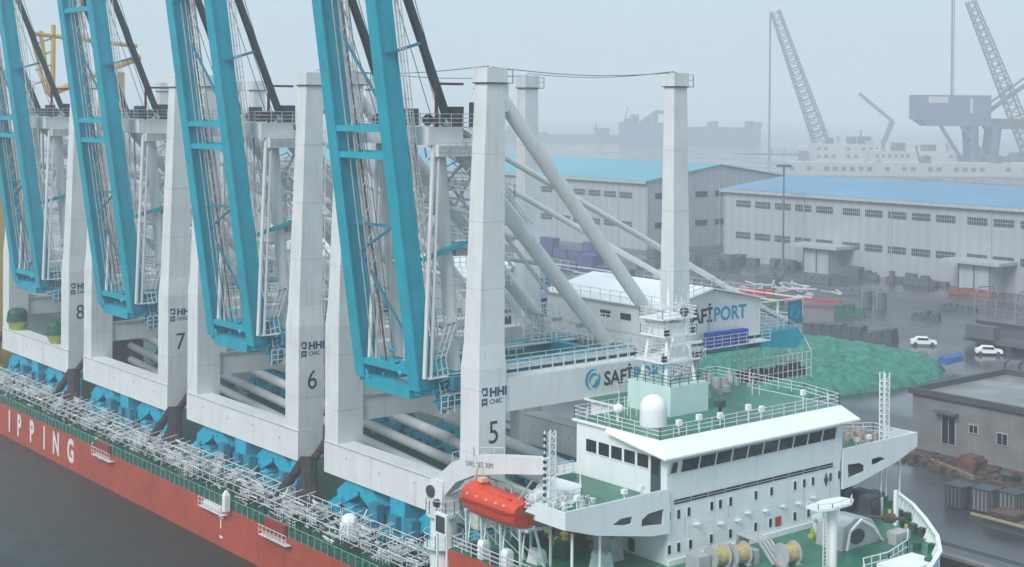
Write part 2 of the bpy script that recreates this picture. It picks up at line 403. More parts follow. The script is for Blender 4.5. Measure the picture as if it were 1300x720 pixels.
# roof with sloping visor
MB().box(79.6, 102.0, 79.5, 89.9, 18.854, 19.0).box(86, 103.2, 89.904, 95.5, 18.854, 19.0).build('roof', 'roofw', WH)
MB().box(79.9, 101.7, 79.75, 89.75, 19.004, 19.03).box(86.2, 103.0, 89.76, 95.3, 19.004, 19.03).build('roof_deck', 'green', WH)
MB().box(86.4, 101.5, 89.7, 95.0, 9.3, 18.85).build('deckhouse', 'swhite', sh)
vz = MB()
A = [(79.6, 85.5, 19.0), (79.6, 79.5, 19.0), (102.0, 79.5, 19.0), (102.0, 84.5, 19.0)]
B = [(79.3, 85.5, 18.75), (78.85, 78.15, 17.95), (102.9, 78.15, 17.95), (102.5, 84.5, 18.6)]
C_ = [(x, y, z-.14) for x, y, z in B]; D_ = [(80.0, 85.5, 18.3), (80.0, 79.2, 17.76), (101.5, 79.2, 17.76), (101.5, 84.5, 18.3)]
vz.add(A+B+C_+D_, [(i, i+1, i+5, i+4) for i in range(3)]+[(i+4, i+5, i+9, i+8) for i in range(3)]+[(i+8, i+9, i+13, i+12) for i in range(3)]+[(0, 4, 8, 12), (3, 7, 11, 15)])
vz.build('visor', 'roofw', WH)
rr = MB()
rr.rail([(79.8, 89.8, 19.03), (79.8, 79.7, 19.03), (101.9, 79.7, 19.03), (103.1, 84.5, 19.03), (103.1, 95.4, 19.03), (90, 95.4, 19.03)], 1.0, 1.5, .045, 2)
rr.rail([(79.8, 89.8, 19.03), (86, 89.9, 19.03)], 1.0, 1.5, .045, 2)
rr.build('roof_railing', 'rail', WH)
for x, y, h in ((82.4, 80.2, .7), (84.8, 80.3, .8), (90.6, 80.2, .9), (92.5, 80.4, .5), (87.4, 80.4, .6), (98.0, 80.5, 1.2)):
    MB().tube((x, y, 19.03), (x, y, 19.03+h), .05, 6).box(x-.22, x+.22, y-.16, y+.16, 19.03+h, 19.5+h).build('search_light', 'roofw', WH)
MB().tube((88.7, 81.6, 19.03), (88.7, 81.6, 20.2), .16, 8).box(88.3, 89.1, 81.35, 81.85, 20.2, 20.7).build('compass_stand', 'dark', WH)
MB().tube((83.2, 83.9, 19.03), (83.2, 83.9, 20.45), 1.12, 20).build('radome_base', 'roofw', WH, True)
MB().ball((83.2, 83.9, 20.45), 1.1, 20, 12).build('radome', 'roofw', WH, True)
MB().ball((82.0, 86.8, 20.0), .45, 12, 8).tube((82.0, 86.8, 19.03), (82.0, 86.8, 19.8), .08, 6).build('small_radome', 'roofw', WH, True)
# roof clutter toward the stern and port
cl = MB()
for i in range(26):
    x, y = random.uniform(92, 102.5), random.uniform(88.5, 95)
    h = random.uniform(.3, 1.1); s_ = random.uniform(.15, .5)
    cl.box(x, x+s_, y, y+s_*1.4, 19.03, 19.03+h)
cl.each('roof_locker', 'cgrey', WH)
cl = MB()
for i in range(14):
    x, y = random.uniform(80.5, 86), random.uniform(86.3, 89.6)
    cl.tube((x, y, 19.03), (x, y, 19.03+random.uniform(.6, 2.0)), .04, 5)
for i in range(12):
    x, y = random.uniform(92, 102.5), random.uniform(85, 95)
    cl.tube((x, y, 19.03), (x, y, 19.03+random.uniform(.6, 1.8)), .04, 5)
cl.each('whip_aerial', 'rail', WH)
# --- mast house and radar mast
mh = MB().box(86.4, 91.0, 85.1, 90.3, 19.034, 21.5).build('mast_house', 'mint', sh)
MB().rail([(86.5, 90.2, 21.5), (86.5, 85.2, 21.5), (90.9, 85.2, 21.5), (90.9, 90.2, 21.5)], .9, 1.1, .05, 2).build('mast_house_railing', 'greend', mh)
mast = MB(); cx, cy = 88.6, 87.6
for sx in (-1, 1):
    for sy in (-1, 1):
        mast.tube((cx+sx*1.75, cy+sy*1.5, 21.5), (cx+sx*1.05, cy+sy*.9, 26.9), .17, 8, .13)
        mast.bar((cx+sx*1.75, cy+sy*1.5, 21.6), (cx-sx*1.5, cy+sy*1.3, 23.3), .07)
mast.tube((cx, cy, 21.5), (cx, cy, 29.4), .30, 10, .12)
MA = mast.build('radar_mast', 'roofw', sh)
for z, hx, hy in ((23.35, 2.3, 1.7), (25.5, 1.9, 1.5), (26.95, 2.1, 1.4)):
    MB().box(cx-hx, cx+hx, cy-hy, cy+hy, z, z+.13).build('mast_platform', 'roofw', MA)
    MB().rail([(cx-hx, cy+hy, z+.13), (cx-hx, cy-hy, z+.13), (cx+hx, cy-hy, z+.13), (cx+hx, cy+hy, z+.13), (cx-hx, cy+hy, z+.13)], .85, .8, .04, 2).build('mast_railing', 'rail', MA)
MB().bar((cx-1.6, cy-1.9, 24.9), (cx+2.2, cy-1.9, 24.9), .10, .22).tube((cx+.3, cy-1.6, 24.2), (cx+.3, cy-1.9, 24.85), .15, 6).build('radar_scanner', 'roofw', MA)
MB().bar((cx-1.4, cy-.4, 27.9), (cx+1.0, cy-.6, 27.9), .12, .25).build('radar_scanner', 'roofw', MA)
MB().ball((cx+.9, cy-1.0, 27.5), .42, 10, 8).build('mast_ball', 'dark', MA, True)
MB().ball((cx+1.7, cy+.2, 27.35), .30, 10, 8).ball((cx-1.7, cy-.6, 27.35), .25, 10, 8).build('mast_ball', 'roofw', MA, True)
yd = MB().bar((cx-2.6, cy, 28.1), (cx+2.6, cy, 28.1), .07)
for x in (-2.4, -1.7, -.9, .9, 1.6, 2.4): yd.bar((cx+x, cy, 28.1), (cx+x, cy, 28.1+random.uniform(.4, 1.3)), .05)
yd.bar((cx, cy, 29.4), (cx, cy, 31.4), .05).build('yard_arm', 'roofw', MA)
for x, y, z in ((cx-1.9, cy-1.4, 23.48), (cx+1.7, cy-1.2, 25.63), (cx-1.5, cy-1.3, 25.63), (cx+2.0, cy-1.3, 23.48)):
    MB().box(x-.18, x+.18, y-.15, y+.15, z, z+.5).build('navigation_lamp', 'dark', MA)
MB().box(cx-1.0, cx+1.0, cy-.9, cy+.9, 25.63, 26.6).build('mast_locker', 'roofw', MA)
MB().rail([(cx+1.5, cy-1.2, 21.5), (cx+3.4, cy-1.2, 23.3)], .8, .5, .04, 1).build('mast_ladder', 'rail', MA)
# --- bridge wings
def wing(side):
    X = (lambda x: x) if side < 0 else (lambda x: 2*90.62-x)
    f = lambda u, v, t: (X(u), t, v)
    o1 = MB().prism([(69.15, 15.42), (79.88, 15.42), (79.88, 14.43), (79.98, 14.43), (79.98, 11.9), (78.0, 12.05), (72.2, 13.15), (69.15, 14.1)], f, 78.72, 78.86,
        holes=[[(76.9, 13.0), (79.2, 12.75), (79.3, 13.95), (77.6, 13.85), (76.95, 13.5)], [(73.9, 13.65), (75.1, 13.4), (75.9, 13.4), (75.9, 13.95), (74.7, 13.98)]]).build('bridge_wing', 'swhite', sh)
    MB().prism([(69.17, 78.87), (79.88, 78.87), (79.88, 90.0), (76.8, 90.0), (74.3, 86.8), (69.17, 83.6)], lambda u, v, t: (X(u), v, t), 14.30, 14.40).build('wing_deck', 'green', o1)
    s1 = MB()
    s1.add([(X(69.17), 78.87, 14.05), (X(72.2), 78.87, 13.12), (X(79.9), 78.87, 11.9), (X(79.9), 82.4, 11.9), (X(72.2), 82.4, 13.12), (X(69.17), 82.4, 14.05)], [(0, 1, 4, 5), (1, 2, 3, 4)])
    s1.add([(X(69.17), 82.4, 14.05), (X(72.2), 82.4, 13.12), (X(79.9), 82.4, 11.9), (X(79.9), 82.4, 14.29), (X(69.17), 82.4, 14.29)], [(0, 1, 2, 3, 4)])
    s1.build('wing_soffit', 'swhite', o1)
    MB().box(min(X(69.15), X(69.25)), max(X(69.15), X(69.25)), 78.87, 82.2, 14.05, 15.38).build('wing_end_plate', 'swhite', o1)
    rr = MB().rail([(X(69.25), 82.25, 14.4), (X(69.25), 83.55, 14.4), (X(74.3), 86.75, 14.4), (X(76.8), 89.9, 14.4), (X(79.8), 89.9, 14.4)], 1.05, 1.0, .05, 2)
    rr.build('wing_railing', 'rail', o1)
    for x in (70.6, 73.4):
        MB().tube((X(x), 79.6, 9.3), (X(x), 79.6, 13.4), .11, 8).build('wing_post', 'roofw', o1)
    for x, y in ((71.5, 80.1), (75.6, 79.3), (77.4, 79.3)):
        MB().tube((X(x), y, 14.4), (X(x), y, 15.6), .05, 6).box(X(x)-.2, X(x)+.2, y-.18, y+.18, 15.6, 15.95).build('wing_lamp', 'roofw', o1)
    cc = MB()
    for i in range(30):
        x, y = random.uniform(69.9, 74.5), random.uniform(81.0, 84.2)
        if random.random() < .5: cc.box(X(x)-.15, X(x)+.15, y, y+.4, 14.4, 14.4+random.uniform(.3, .9))
        else: cc.bar((X(x), y, 14.4+random.uniform(.1, .9)), (X(x+random.uniform(-1, 1)), y+random.uniform(-.8, .8), 14.4+random.uniform(.2, 1.2)), .08)
    cc.each('wing_fitting', 'rail' if side < 0 else 'railp', o1)
    return o1
W1 = wing(-1); W2 = wing(1)
MB().prism([(69.3, 82.3), (74.8, 83.2), (77.8, 86.6), (77.6, 89.8), (76.7, 89.9), (74.2, 86.7), (69.3, 83.5)], XY, 14.404, 14.44).build('raft_platform', 'roofw', W1)
MB().rail([(69.4, 82.4, 14.44), (74.8, 83.3, 14.44), (77.7, 86.7, 14.44)], .9, .9, .05, 2).build('raft_railing', 'rail', W1)
# liferaft canisters and curved shield on the starboard wing
for i in range(4):
    y = 84.6+i*.9; x = 71.5+i*1.1
    MB().tube((x-.55, y, 14.95), (x+.55, y+.35, 14.95), .32, 12).box(x-.4, x+.4, y-.1, y+.3, 14.4, 14.64).build('liferaft', 'roofw', W1, True)
# signal towers
def tower(x, y, z0, z1, parent, chk):
    t = MB()
    for sx in (-.3, .3):
        for sy in (-.3, .3): t.bar((x+sx, y+sy, z0), (x+sx, y+sy, z1), .09)
    z = z0
    while z < z1-.4:
        for a, b_ in (((-.3, -.3), (.3, -.3)), ((-.3, -.3), (-.3, .3)), ((.3, .3), (.3, -.3)), ((.3, .3), (-.3, .3))):
            t.bar((x+a[0], y+a[1], z), (x+b_[0], y+b_[1], z), .05)
        t.bar((x-.3, y-.3, z), (x+.3, y-.3, z+.5), .04); t.bar((x-.3, y-.3, z+.5), (x-.3, y+.3, z), .04); z += .5
    o = t.build('signal_tower', 'roofw', parent)
    if chk:
        c = MB(); z = z0
        while z < z1: c.box(x-.62, x-.42, y-.1, y+.1, z, z+.22); z += .5
        c.build('draught_board', 'dark', parent)
tower(71.3, 83.0, 14.4, 20.3, W1, True); tower(108.3, 79.6, 14.4, 21.2, W2, False)
# --- foredeck gear
def drum(x, y, z, r, L, ax, m='rope'):
    q = root  # unused
    a = V(ax).normalized()*L/2; c = V(x, y, z)
    D = MB().tube(c-a, c+a, r, 20).build('mooring_winch', m, sh, True)
    fl = MB()
    for k in (-1, 1): fl.tube(c+a*k*1.0, c+a*k*1.12, r*1.28, 20)
    fl.each('drum_flange', 'cgrey', D)
    b_ = MB()
    for k in (-1, 1): b_.frus((c.x+a.x*k-.25, c.x+a.x*k+.25, c.y+a.y*k-.6, c.y+a.y*k+.6, 9.3), (c.x+a.x*k-.15, c.x+a.x*k+.15, c.y+a.y*k-.2, c.y+a.y*k+.2, z))
    b_.each('winch_frame', 'cgrey', D)
for x, y in ((82.9, 76.4), (84.6, 75.8), (87.8, 73.5)): drum(x, y, 10.15, .72, 1.25, (1, -.15, 0))
MB().box(80.6, 81.9, 76.2, 77.6, 9.3, 10.5).box(85.6, 86.2, 75.0, 76.4, 9.3, 10.4).each('winch_gearbox', 'cgrey', sh)
lv = MB()
for k in range(4):
    x = 86.2+k*.42; lv.path([(x, 77.6, 9.3), (x-.25, 77.0, 11.2), (x+.2, 75.2, 10.9), (x+.4, 73.9, 9.4)], .26, 6)
lv.each('chain_guard', 'cgrey', sh)
# tall vent post with platform
vp = MB().tube((90.3, 71.2, 9.3), (90.3, 71.2, 14.0), .42, 14).build('foremast', 'roofw', sh, True)
MB().prism([(88.0, 71.9), (88.0, 70.7), (89.2, 70.2), (91.6, 70.3), (92.6, 70.9), (92.3, 72.0), (90.5, 72.3)], XY, 14.0, 14.2).build('foremast_platform', 'roofw', vp)
MB().rail([(88.1, 71.9, 14.2), (88.1, 70.8, 14.2), (89.2, 70.3, 14.2), (91.6, 70.4, 14.2), (92.5, 71, 14.2)], .35, 1.5, .05, 0).build('platform_edge', 'rail', vp)
lad = MB()
for x in (89.0, 89.4): lad.bar((x, 71.0, 9.3), (x, 71.0, 14.0), .06)
for i in range(15): lad.bar((89.0, 71, 9.5+i*.3), (89.4, 71, 9.5+i*.3), .04)
lad.build('foremast_ladder', 'roofw', vp)
# windlass housing and machinery behind it
wl = MB().prism([(93.8, 9.3), (98.9, 9.3), (98.6, 10.2), (97.6, 11.3), (95.4, 11.7), (94.0, 11.2)], XZ, 72.9, 75.6).build('windlass', 'cgrey', sh)
MB().prism([(95.7+.95*math.cos(R(a)), 10.2+.62*math.sin(R(a))) for a in range(0, 360, 24)], XZ, 72.84, 72.89).build('windlass_opening', 'dark', wl)
MB().path([(94.0, 72.6, 9.4), (94.4, 72.6, 10.9), (95.8, 72.6, 11.6), (97.5, 72.6, 10.7), (98.7, 72.6, 9.4)], .22, 6).build('windlass_guard', 'roofw', wl)
mm = MB()
for (x, y, sx, sy, sz) in ((103.0, 80.2, 1.6, 1.2, 2.6), (105.0, 79.6, 1.2, 1.3, 1.8), (103.6, 77.6, 1.5, 1.2, 1.9), (106.3, 79.2, .9, .9, 1.5)):
    mm.box(x-sx/2, x+sx/2, y-sy/2, y+sy/2, 9.3, 9.3+sz); mm.tube((x, y-sy/2-.2, 9.3+sz*.6), (x, y+sy/2+.2, 9.3+sz*.6), sz*.28, 10)
mm.each('deck_machinery', 'dark', sh)
MB().box(103.6, 105.0, 77.2, 78.2, 9.3, 10.9).tube((104.3, 77.1, 10.2), (104.3, 77.4, 10.2), .5, 12).build('hose_reel', 'mint', sh)
MB().tube((97.0, 74.9, 11.2), (102.4, 73.1, 10.4), .14, 8).tube((100.4, 73.7, 10.7), (101.3, 73.4, 10.6), .4, 8).build('chain_stopper', 'brown', sh)
MB().box(99.8, 101.4, 71.8, 73.0, 9.3, 9.9).box(98.6, 99.6, 71.2, 72.0, 9.3, 10.2).build('stopper_bed', 'cgrey', sh)
for k, (x, y) in enumerate(((105.3, 76.4), (102.8, 72.9), (107.5, 79.2), (95.4, 76.9), (77.5, 77.3), (82.5, 71.9))):
    MB().box(x-.75, x+.75, y-.25, y+.25, 9.3, 9.55).tube((x-.45, y, 9.5), (x-.45, y, 10.0), .16, 8).tube((x+.45, y, 9.5), (x+.45, y, 10.0), .16, 8).build('bollard', 'yel', sh)
vent = MB()
for x, y in ((96.2, 77.6), (98.0, 78.1)): vent.tube((x, y, 9.3), (x, y, 10.5), .22, 8).tube((x, y, 10.5), (x-.1, y-.5, 10.8), .35, 10)
vent.each('mushroom_vent', 'mint', sh, True)
MB().rail([(90.8, 68.6, 9.3), (93.8, 68.4, 9.3), (97.6, 69.4, 9.3), (100.2, 71.2, 9.3)], 1.1, 1.0, .07, 1).rail([(88.5, 66.6, 9.3), (90.8, 68.6, 9.3)], 1.1, .8, .07, 1).build('foredeck_railing', 'rail', sh)
MB().box(92.0, 96.5, 65.6, 68.2, 9.3, 9.9).build('bow_locker', 'roofw', sh)
for k in range(16):
    a = tab[2+k % 6]; x = XC+(a[1]-1.3)+random.uniform(-.2, .2); y = a[0]+random.uniform(-.8, 1.4)
    MB().box(x-.25, x+.25, y-.25, y+.25, 9.3, 9.7+random.random()*.5).build('deck_fitting', 'greend' if k % 3 else 'dark', sh)
MB().box(103.3, 103.6, 74.6, 74.9, 9.3, 12.3).tube((108.9, 79.8, 9.3), (108.9, 79.8, 14.1), .09, 6).build('deck_post', 'roofw', sh)
# starboard clutter under the wing
for (x0, x1, y0, y1, h, mn) in ((74.4, 76.0, 84.8, 86.4, 1.3, 'greend'), (76.4, 78.8, 86.4, 88.6, 1.8, 'brown'), (72.0, 73.2, 85.3, 86.6, 1.0, 'roofw'),
                               (74.6, 77.6, 88.6, 90.8, 1.5, 'dark'), (76.6, 78.4, 82.2, 84.0, 2.0, 'cgrey'), (72.4, 73.8, 88.3, 89.4, 1.2, 'greend'), (75.0, 76.4, 81.2, 82.6, 1.2, 'mint')):
    b_ = MB()
    b_.frus((x0, x1, y0, y1, 9.3), (x0+.2, x1-.2, y0+.2, y1-.2, 9.3+h))
    b_.tube(((x0+x1)/2, y0-.1, 9.3+h*.7), ((x0+x1)/2, y1+.1, 9.3+h*.7), h*.33, 10)
    b_.build('deck_machinery', mn, sh)
cc = MB()
for i in range(22):
    x, y = random.uniform(74.5, 78.5), random.uniform(85.5, 91); cc.ball((x, y, 9.3+random.uniform(.2, 1.3)), random.uniform(.2, .42), 7, 5)
cc.build('rope_heap', 'yel', sh)['kind'] = 'stuff'
# forecastle side rail and small white boxes at the red shoulder
MB().rail([(69.3, 92.6, 9.3), (69.3, 79.3, 9.3)], 1.05, 1.2, .05, 2).rail([(69.3, 92.6, 9.3), (76, 92.8, 9.3)], 1.05, 1.2, .05, 2).build('forecastle_railing', 'rail', sh)
for y in (89.3, 86.3): MB().box(69.5, 70.2, y-.35, y+.35, 9.3, 10.5).frus((69.5, 70.2, y-.35, y+.35, 10.504), (69.65, 70.05, y-.3, y+.3, 10.75)).build('deck_box', 'roofw', sh)
for y in (90.6, 87.8): MB().tube((69.9, y, 9.3), (69.9, y, 10.3), .35, 10).build('deck_drum', 'dark', sh)
MB().bar((69.0, 93.0, 10.9), (69.0, 93.0, 5.5), .14).bar((69.0, 94.3, 10.9), (69.0, 94.3, 5.5), .14).box(68.85, 69.1, 92.9, 94.5, 10.3, 12.0).build('boarding_frame', 'roofw', sh)
MB().box(68.80, 68.846, 93.1, 94.3, 10.5, 11.8).build('boarding_screen', 'dark', sh)
# davit frames under the lifeboat
df = MB()
for y in (84.6, 87.0, 89.4, 91.4):
    for s_ in (-1, 1):
        df.bar((71.0+s_*1.2, y, 9.3), (70.4+s_*.7, y, 12.7), .16)
        df.bar((71.0+s_*1.2, y, 9.3), (70.4-s_*.7, y+1.1, 12.2), .10)
    df.bar((69.6, y, 12.6), (72.6, y, 12.3), .2); df.bar((72.8, y, 9.3), (72.8, y, 14.6), .16)
df.bar((70.2, 84.2, 12.5), (70.2, 92.2, 12.5), .16).bar((72.8, 84.2, 14.6), (72.8, 92.2, 14.6), .16)
df.build('davit_frame', 'mint', sh)
# --- pedestal crane
pc = MB().tube((71.9, 97.4, 4.8), (71.9, 97.4, 10.6), 1.12, 24).build('pedestal_crane', 'swhite', sh, True)
MB().tube((71.9, 97.4, 10.604), (71.9, 97.4, 10.95), 1.5, 24).tube((71.9, 97.4, 8.0), (71.9, 97.4, 8.12), 1.75, 20).each('slewing_ring', 'mint', pc)
MB().rail([(71.9+1.7*math.cos(t*math.pi/6), 97.4+1.7*math.sin(t*math.pi/6), 8.12) for t in range(13)], 1.1, .9, .05, 1).build('pedestal_railing', 'rail', pc)
MB().rail([(71.9+1.5*math.cos(t*math.pi/6), 97.4+1.5*math.sin(t*math.pi/6), 10.95) for t in range(13)], 1.1, .9, .05, 1).build('pedestal_railing', 'rail', pc)
MB().frus((70.9, 73.0, 96.4, 98.9, 10.954), (71.2, 72.7, 96.6, 98.3, 13.6)).build('crane_house', 'cwhite', pc)
MB().tube((71.0, 98.0, 12.6), (70.8, 98.0, 12.6), .5, 12).tube((71.1, 97.0, 11.8), (70.7, 97.0, 11.8), .35, 10).build('house_fan', 'dark', pc)
prof = [(98.6, 12.3), (97.6, 13.9), (95.5, 15.5), (92.5, 16.6), (88.5, 17.3), (83.4, 18.1), (83.2, 16.9), (88.5, 15.9), (92.5, 15.0), (95.0, 13.9), (96.6, 12.4), (97.0, 11.6)]
MB().prism(prof, YZ, 71.35, 72.35).build('crane_jib', 'cwhite', pc)
MB().bar((71.85, 97.2, 12.2), (71.85, 91.2, 15.0), .3, .3, 8).build('luffing_ram', 'cgrey', pc)
MB().rail([(71.3, 95.4, 15.6), (71.3, 92.5, 16.6), (71.3, 88.5, 17.3)], .7, 1.2, .04, 0).build('jib_railing', 'rail', pc)
dr = V(0, -1, 0.13).normalized()
text_mb('SWL 12T 30M', (71.33, 93.6, 15.55), dr, (0, .13, 1), .62, .01, .0, 1.0).build('jib_lettering', 'inkg', pc)

# --- lifeboat (a thing of its own, hanging in the davit frame)
lb = root('lifeboat', (70.2, 87.6, 12.5), 'orange enclosed lifeboat hanging beside the bridge wing above the red ship side', 'lifeboat')
def loft(secs, name, m, parent, n=20, smooth=True):
    mb = MB(); vs = []
    for (y, cx_, cz, rx, rzu, rzd) in secs:
        for i in range(n):
            a = 2*math.pi*i/n; c, s_ = math.cos(a), math.sin(a)
            e = .75
            px = math.copysign(abs(c)**e, c)*rx; pz = math.copysign(abs(s_)**e, s_)*(rzu if s_ > 0 else rzd)
            vs.append((cx_+px, y, cz+pz))
    fs = [(j*n+i, j*n+(i+1) % n, (j+1)*n+(i+1) % n, (j+1)*n+i) for j in range(len(secs)-1) for i in range(n)]
    fs += [tuple(range(n)), tuple(range((len(secs)-1)*n, len(secs)*n))]
    mb.add(vs, fs); return mb.build(name, m, parent, smooth)
def boat_y(y): return 84.6+(y-83.1)*.82
hl = loft([(boat_y(y), 70.2, 13.85, rx*.92, a_, b2*.88) for y, rx, a_, b2 in ((92.3, .3, .03, .25), (91.9, .85, .04, .7), (91.0, 1.3, .04, 1.15), (89, 1.5, .04, 1.4), (86, 1.5, .04, 1.4), (84, 1.4, .04, 1.35), (83.1, 1.25, .04, 1.3))], 'boat_hull', 'orange', lb)
ca = loft([(boat_y(y), 70.2, 13.93, rx*.92, a_*.95, .02) for y, rx, a_ in ((92.0, .6, .55), (91.4, 1.05, 1.0), (90.6, 1.25, 1.3), (89.9, 1.28, 1.42), (89.3, 1.3, 1.05), (87.6, 1.34, 1.0), (85.2, 1.3, .95), (83.9, 1.2, .8), (83.2, 1.05, .6))], 'boat_canopy', 'orange', lb)
fm = mat('boat_fender', (.30, .03, .012), .6)
MB().path([(71.62, 91.0, 13.88), (71.62, 85.2, 13.88)], .12).each('fender_rail', fm, lb); MB().path([(68.78, 91.0, 13.88), (68.78, 85.4, 13.88), (69.1, 84.6, 13.92)], .14).build('fender_rail', fm, lb)
fp = mat('pale_fitting', (.8, .45, .35), .6)
for y in (90.4, 89.2, 88.0, 86.8, 85.8):
    MB().box(68.98, 69.16, y-.16, y+.12, 14.28, 14.42).build('canopy_port', fp, lb)
    MB().box(69.5, 69.62, y-.3, y+.3, 14.72, 14.86).build('grab_rail', 'orange', lb)
MB().box(69.9, 70.5, 89.6, 90.2, 15.2, 15.5).build('conning_hatch', fp, lb)
MB().bar((70.2, 91.0, 15.0), (70.8, 91.2, 16.4), .12).bar((70.2, 85.4, 14.7), (71.6, 85.4, 16.0), .12).each('hook_strop', 'railp', lb)

M['davr'] = mat('locker_red', (.25, .03, .03), .6)
M['rope_dark'] = mat('wire_rope', (.16, .14, .13), .8)
M['redd'] = mat('davit_red2', (.10, .015, .02), .6)

# ================================================================== CONTAINER CRANES
Y0 = 95.4
def leg(parent, x0, x1, xt0, xt1, ya, yb, zk):
    mb = MB()
    mb.frus((x0, x1, ya, yb, 9.4), (x0, x1, ya, yb, zk-1.2))
    mb.frus((x0, x1, ya, yb, zk-1.2), (x0+.15, x1, ya+.2, yb-.2, zk+.8))
    mb.frus((x0+.15, x1, ya+.2, yb-.2, zk+.8), (xt0, xt1, ya+.45, yb-.45, 47.1))
    L = mb.build('leg', 'cwhite', parent)
    MB().box(xt0-.12, xt1+.12, ya+.3, yb-.3, 47.1, 48.35).build('leg_cap', 'cwhite', L)
    MB().box(xt0-.16, xt1+.16, ya+.26, yb-.26, 47.0, 47.09).build('cap_band', 'dark', L)
    MB().box(xt1+.13, xt1+.95, ya+.5, yb-.5, 47.0, 47.1).rail([(xt1+.15, ya+.5, 47.1), (xt1+.9, ya+.5, 47.1), (xt1+.9, yb-.5, 47.1), (xt1+.15, yb-.5, 47.1)], 1.1, .8, .06, 1).build('cap_platform', 'railg', L)
    lad = MB(); yy = ya-.12
    sm = MB()
    z = 12.5
    while z < 46: 
        z += 6
    for zz in (15.6, 21.0, 29.5, 35.2, 41.0):
        k = max(0, min(1, (zz-zk-.8)/(47.1-zk-.8))); xa = (x0+.15)+(xt0-x0-.15)*k if zz > zk else x0; yy = (.2+.25*k) if zz > zk else 0
        sm.box(xa-.012, x1+(xt1-x1)*k+.012, ya+yy-.012, yb-yy+.012, zz, zz+.05)
    sm.each('weld_seam', 'seam', L)
    return L
def crane(y0, num, lab):
    c = root('container_crane', (86, y0+12, 4.8), lab, 'crane', 'white container cranes standing on the ship')
    ya, yb = y0, y0+2.6; yc, yd = y0+22.1, y0+24.5; yl = y0+.2
    L1 = leg(c, 74.05, 76.9, 75.0, 76.95, ya, yb, 24.0)
    L2 = leg(c, 74.05, 76.9, 75.0, 76.95, yc, yd, 25.0)
    L3 = leg(c, 97.2, 99.6, 97.45, 99.2, ya, yb-.4, 24.0)
    L4 = leg(c, 97.2, 99.6, 97.45, 99.2, yc, yd-.2, 24.0)
    for x0, x1 in ((74.0, 76.0), (97.3, 99.3)):
        s = MB().frus((x0, x1, y0+2.2, y0+22.4, 9.35), (x0, x1, y0+.0, y0+24.5, 9.36))
        s.box(x0, x1, y0-.02, y0+24.52, 9.362, 12.45)
        S = s.build('sill_beam', 'cwhite', c)
        # bolted plates and stiffener seams
        p = MB()
        p.box(x0-.012, x0-.002, y0+9.0, y0+9.04, 9.45, 12.3).box(x0-.012, x0-.002, y0+16.2, y0+16.24, 9.45, 12.3)
        for k in range(4): p.box(x0-.04, x0-.002, y0+3.6+k*5.6, y0+3.8+k*5.6, 11.0+.3*(k%2), 11.2+.3*(k%2))
        p.box(x0-.06, x0-.002, y0, y0+24.5, 12.30, 12.38).build('seam_plates', 'cgrey', S)
    # portal tie beams across the ship
    T = MB().box(76.95, 97.15, ya+.15, ya+1.95, 18.9, 21.75).build('tie_beam', 'cwhite', c)
    MB().rail([(77.1, ya+.25, 21.75), (97.0, ya+.25, 21.75)], 1.15, 1.3, .06, 2).rail([(77.1, ya+1.85, 21.75), (97.0, ya+1.85, 21.75)], 1.15, 1.3, .06, 2).build('tie_beam_railing', 'rail', T)
    swoosh(87.1, 20.55, .95, ya+.13).build('wave_emblem', 'cyan', T)
    tt = text_mb('SAF\u0130', (88.45, ya+.145, 19.85), (1, 0, 0), (0, 0, 1), 1.75, .01, .05, 1.0)
    wtx = max(v[0] for v in tt.v); tt.build('beam_lettering', 'ink', T)
    text_mb('PORT', (wtx+.14, ya+.145, 19.85), (1, 0, 0), (0, 0, 1), 1.75, .01, .05, 1.0).build('beam_lettering', 'cyan', T)
    MB().box(76.95, 97.15, yc+.3, yd-.5, 18.9, 21.75).build('tie_beam', 'cwhite', c)
    T2 = MB().box(76.95, 97.15, yc+.3, yd-.5, 14.3, 16.6).build('lower_tie_beam', 'cwhite', c)
    MB().box(76.0, 97.15, yc+.1, yc+.28, 16.65, 16.8).build('walkway', 'cgrey', T2)
    # diagonal from the seaward leg top down to the landward leg
    MB().tube((76.6, ya+1.1, 46.2), (97.4, ya+1.1, 23.0), .66, 18).build('leg_diagonal', 'cwhite', c, True)
    MB().box(76.4, 77.4, ya+.5, ya+1.7, 44.6, 47.0).build('diagonal_gusset', 'cwhite', c)
    MB().tube((76.6, yc+1.2, 46.2), (97.4, yc+1.2, 23.0), .55, 14).build('leg_diagonal', 'cwhite', c, True)
    yA, yB = y0+7.8, y0+16.5            # the two girder lines
    yM = (yA+yB)/2
    # girders (teal, twin)
    for y in (yA, yB):
        G = MB().box(73.2, 122.5, y-.55, y+.55, 19.5, 21.45).build('main_girder', 'teal', c)
        MB().box(73.4, 122.3, y-1.45, y-.56, 21.1, 21.2).rail([(78, y-1.4, 21.2), (122.3, y-1.4, 21.2)], 1.1, 1.8, .055, 2).build('girder_walkway', 'rail', G)
    for x in (80, 95.5, 121.5): MB().box(x-.5, x+.5, yA+.56, yB-.56, 19.7, 21.3).build('cross_beam', 'teal', c)
    # back legs, stays, front legs of the upper frame
    for y in (yA, yB):
        MB().tube((76, y, 42.8), (95.8, y, 22.0), .72, 18).build('back_leg', 'cwhite', c, True)
        MB().tube((75.6, y, 43.8), (122.6, y, 21.7), .30, 12).build('back_stay', 'cwhite', c, True)
        MB().tube((75.2, y, 42.5), (77.2, y, 21.4), .62, 16).build('front_leg', 'cwhite', c, True)
        st = MB().bar((76.2, y, 44.0), (64.0, y, 73.0), .62, .55)
        st.bar((75.4, y-.5, 43.2), (62.4, y-.5, 78.0), .05).bar((75.8, y-1, 43.2), (63.6, y-1, 78.0), .05).bar((75.2, y+.5, 43.2), (62.0, y+.5, 78.0), .05)
        st.build('forestay', 'stay', c)
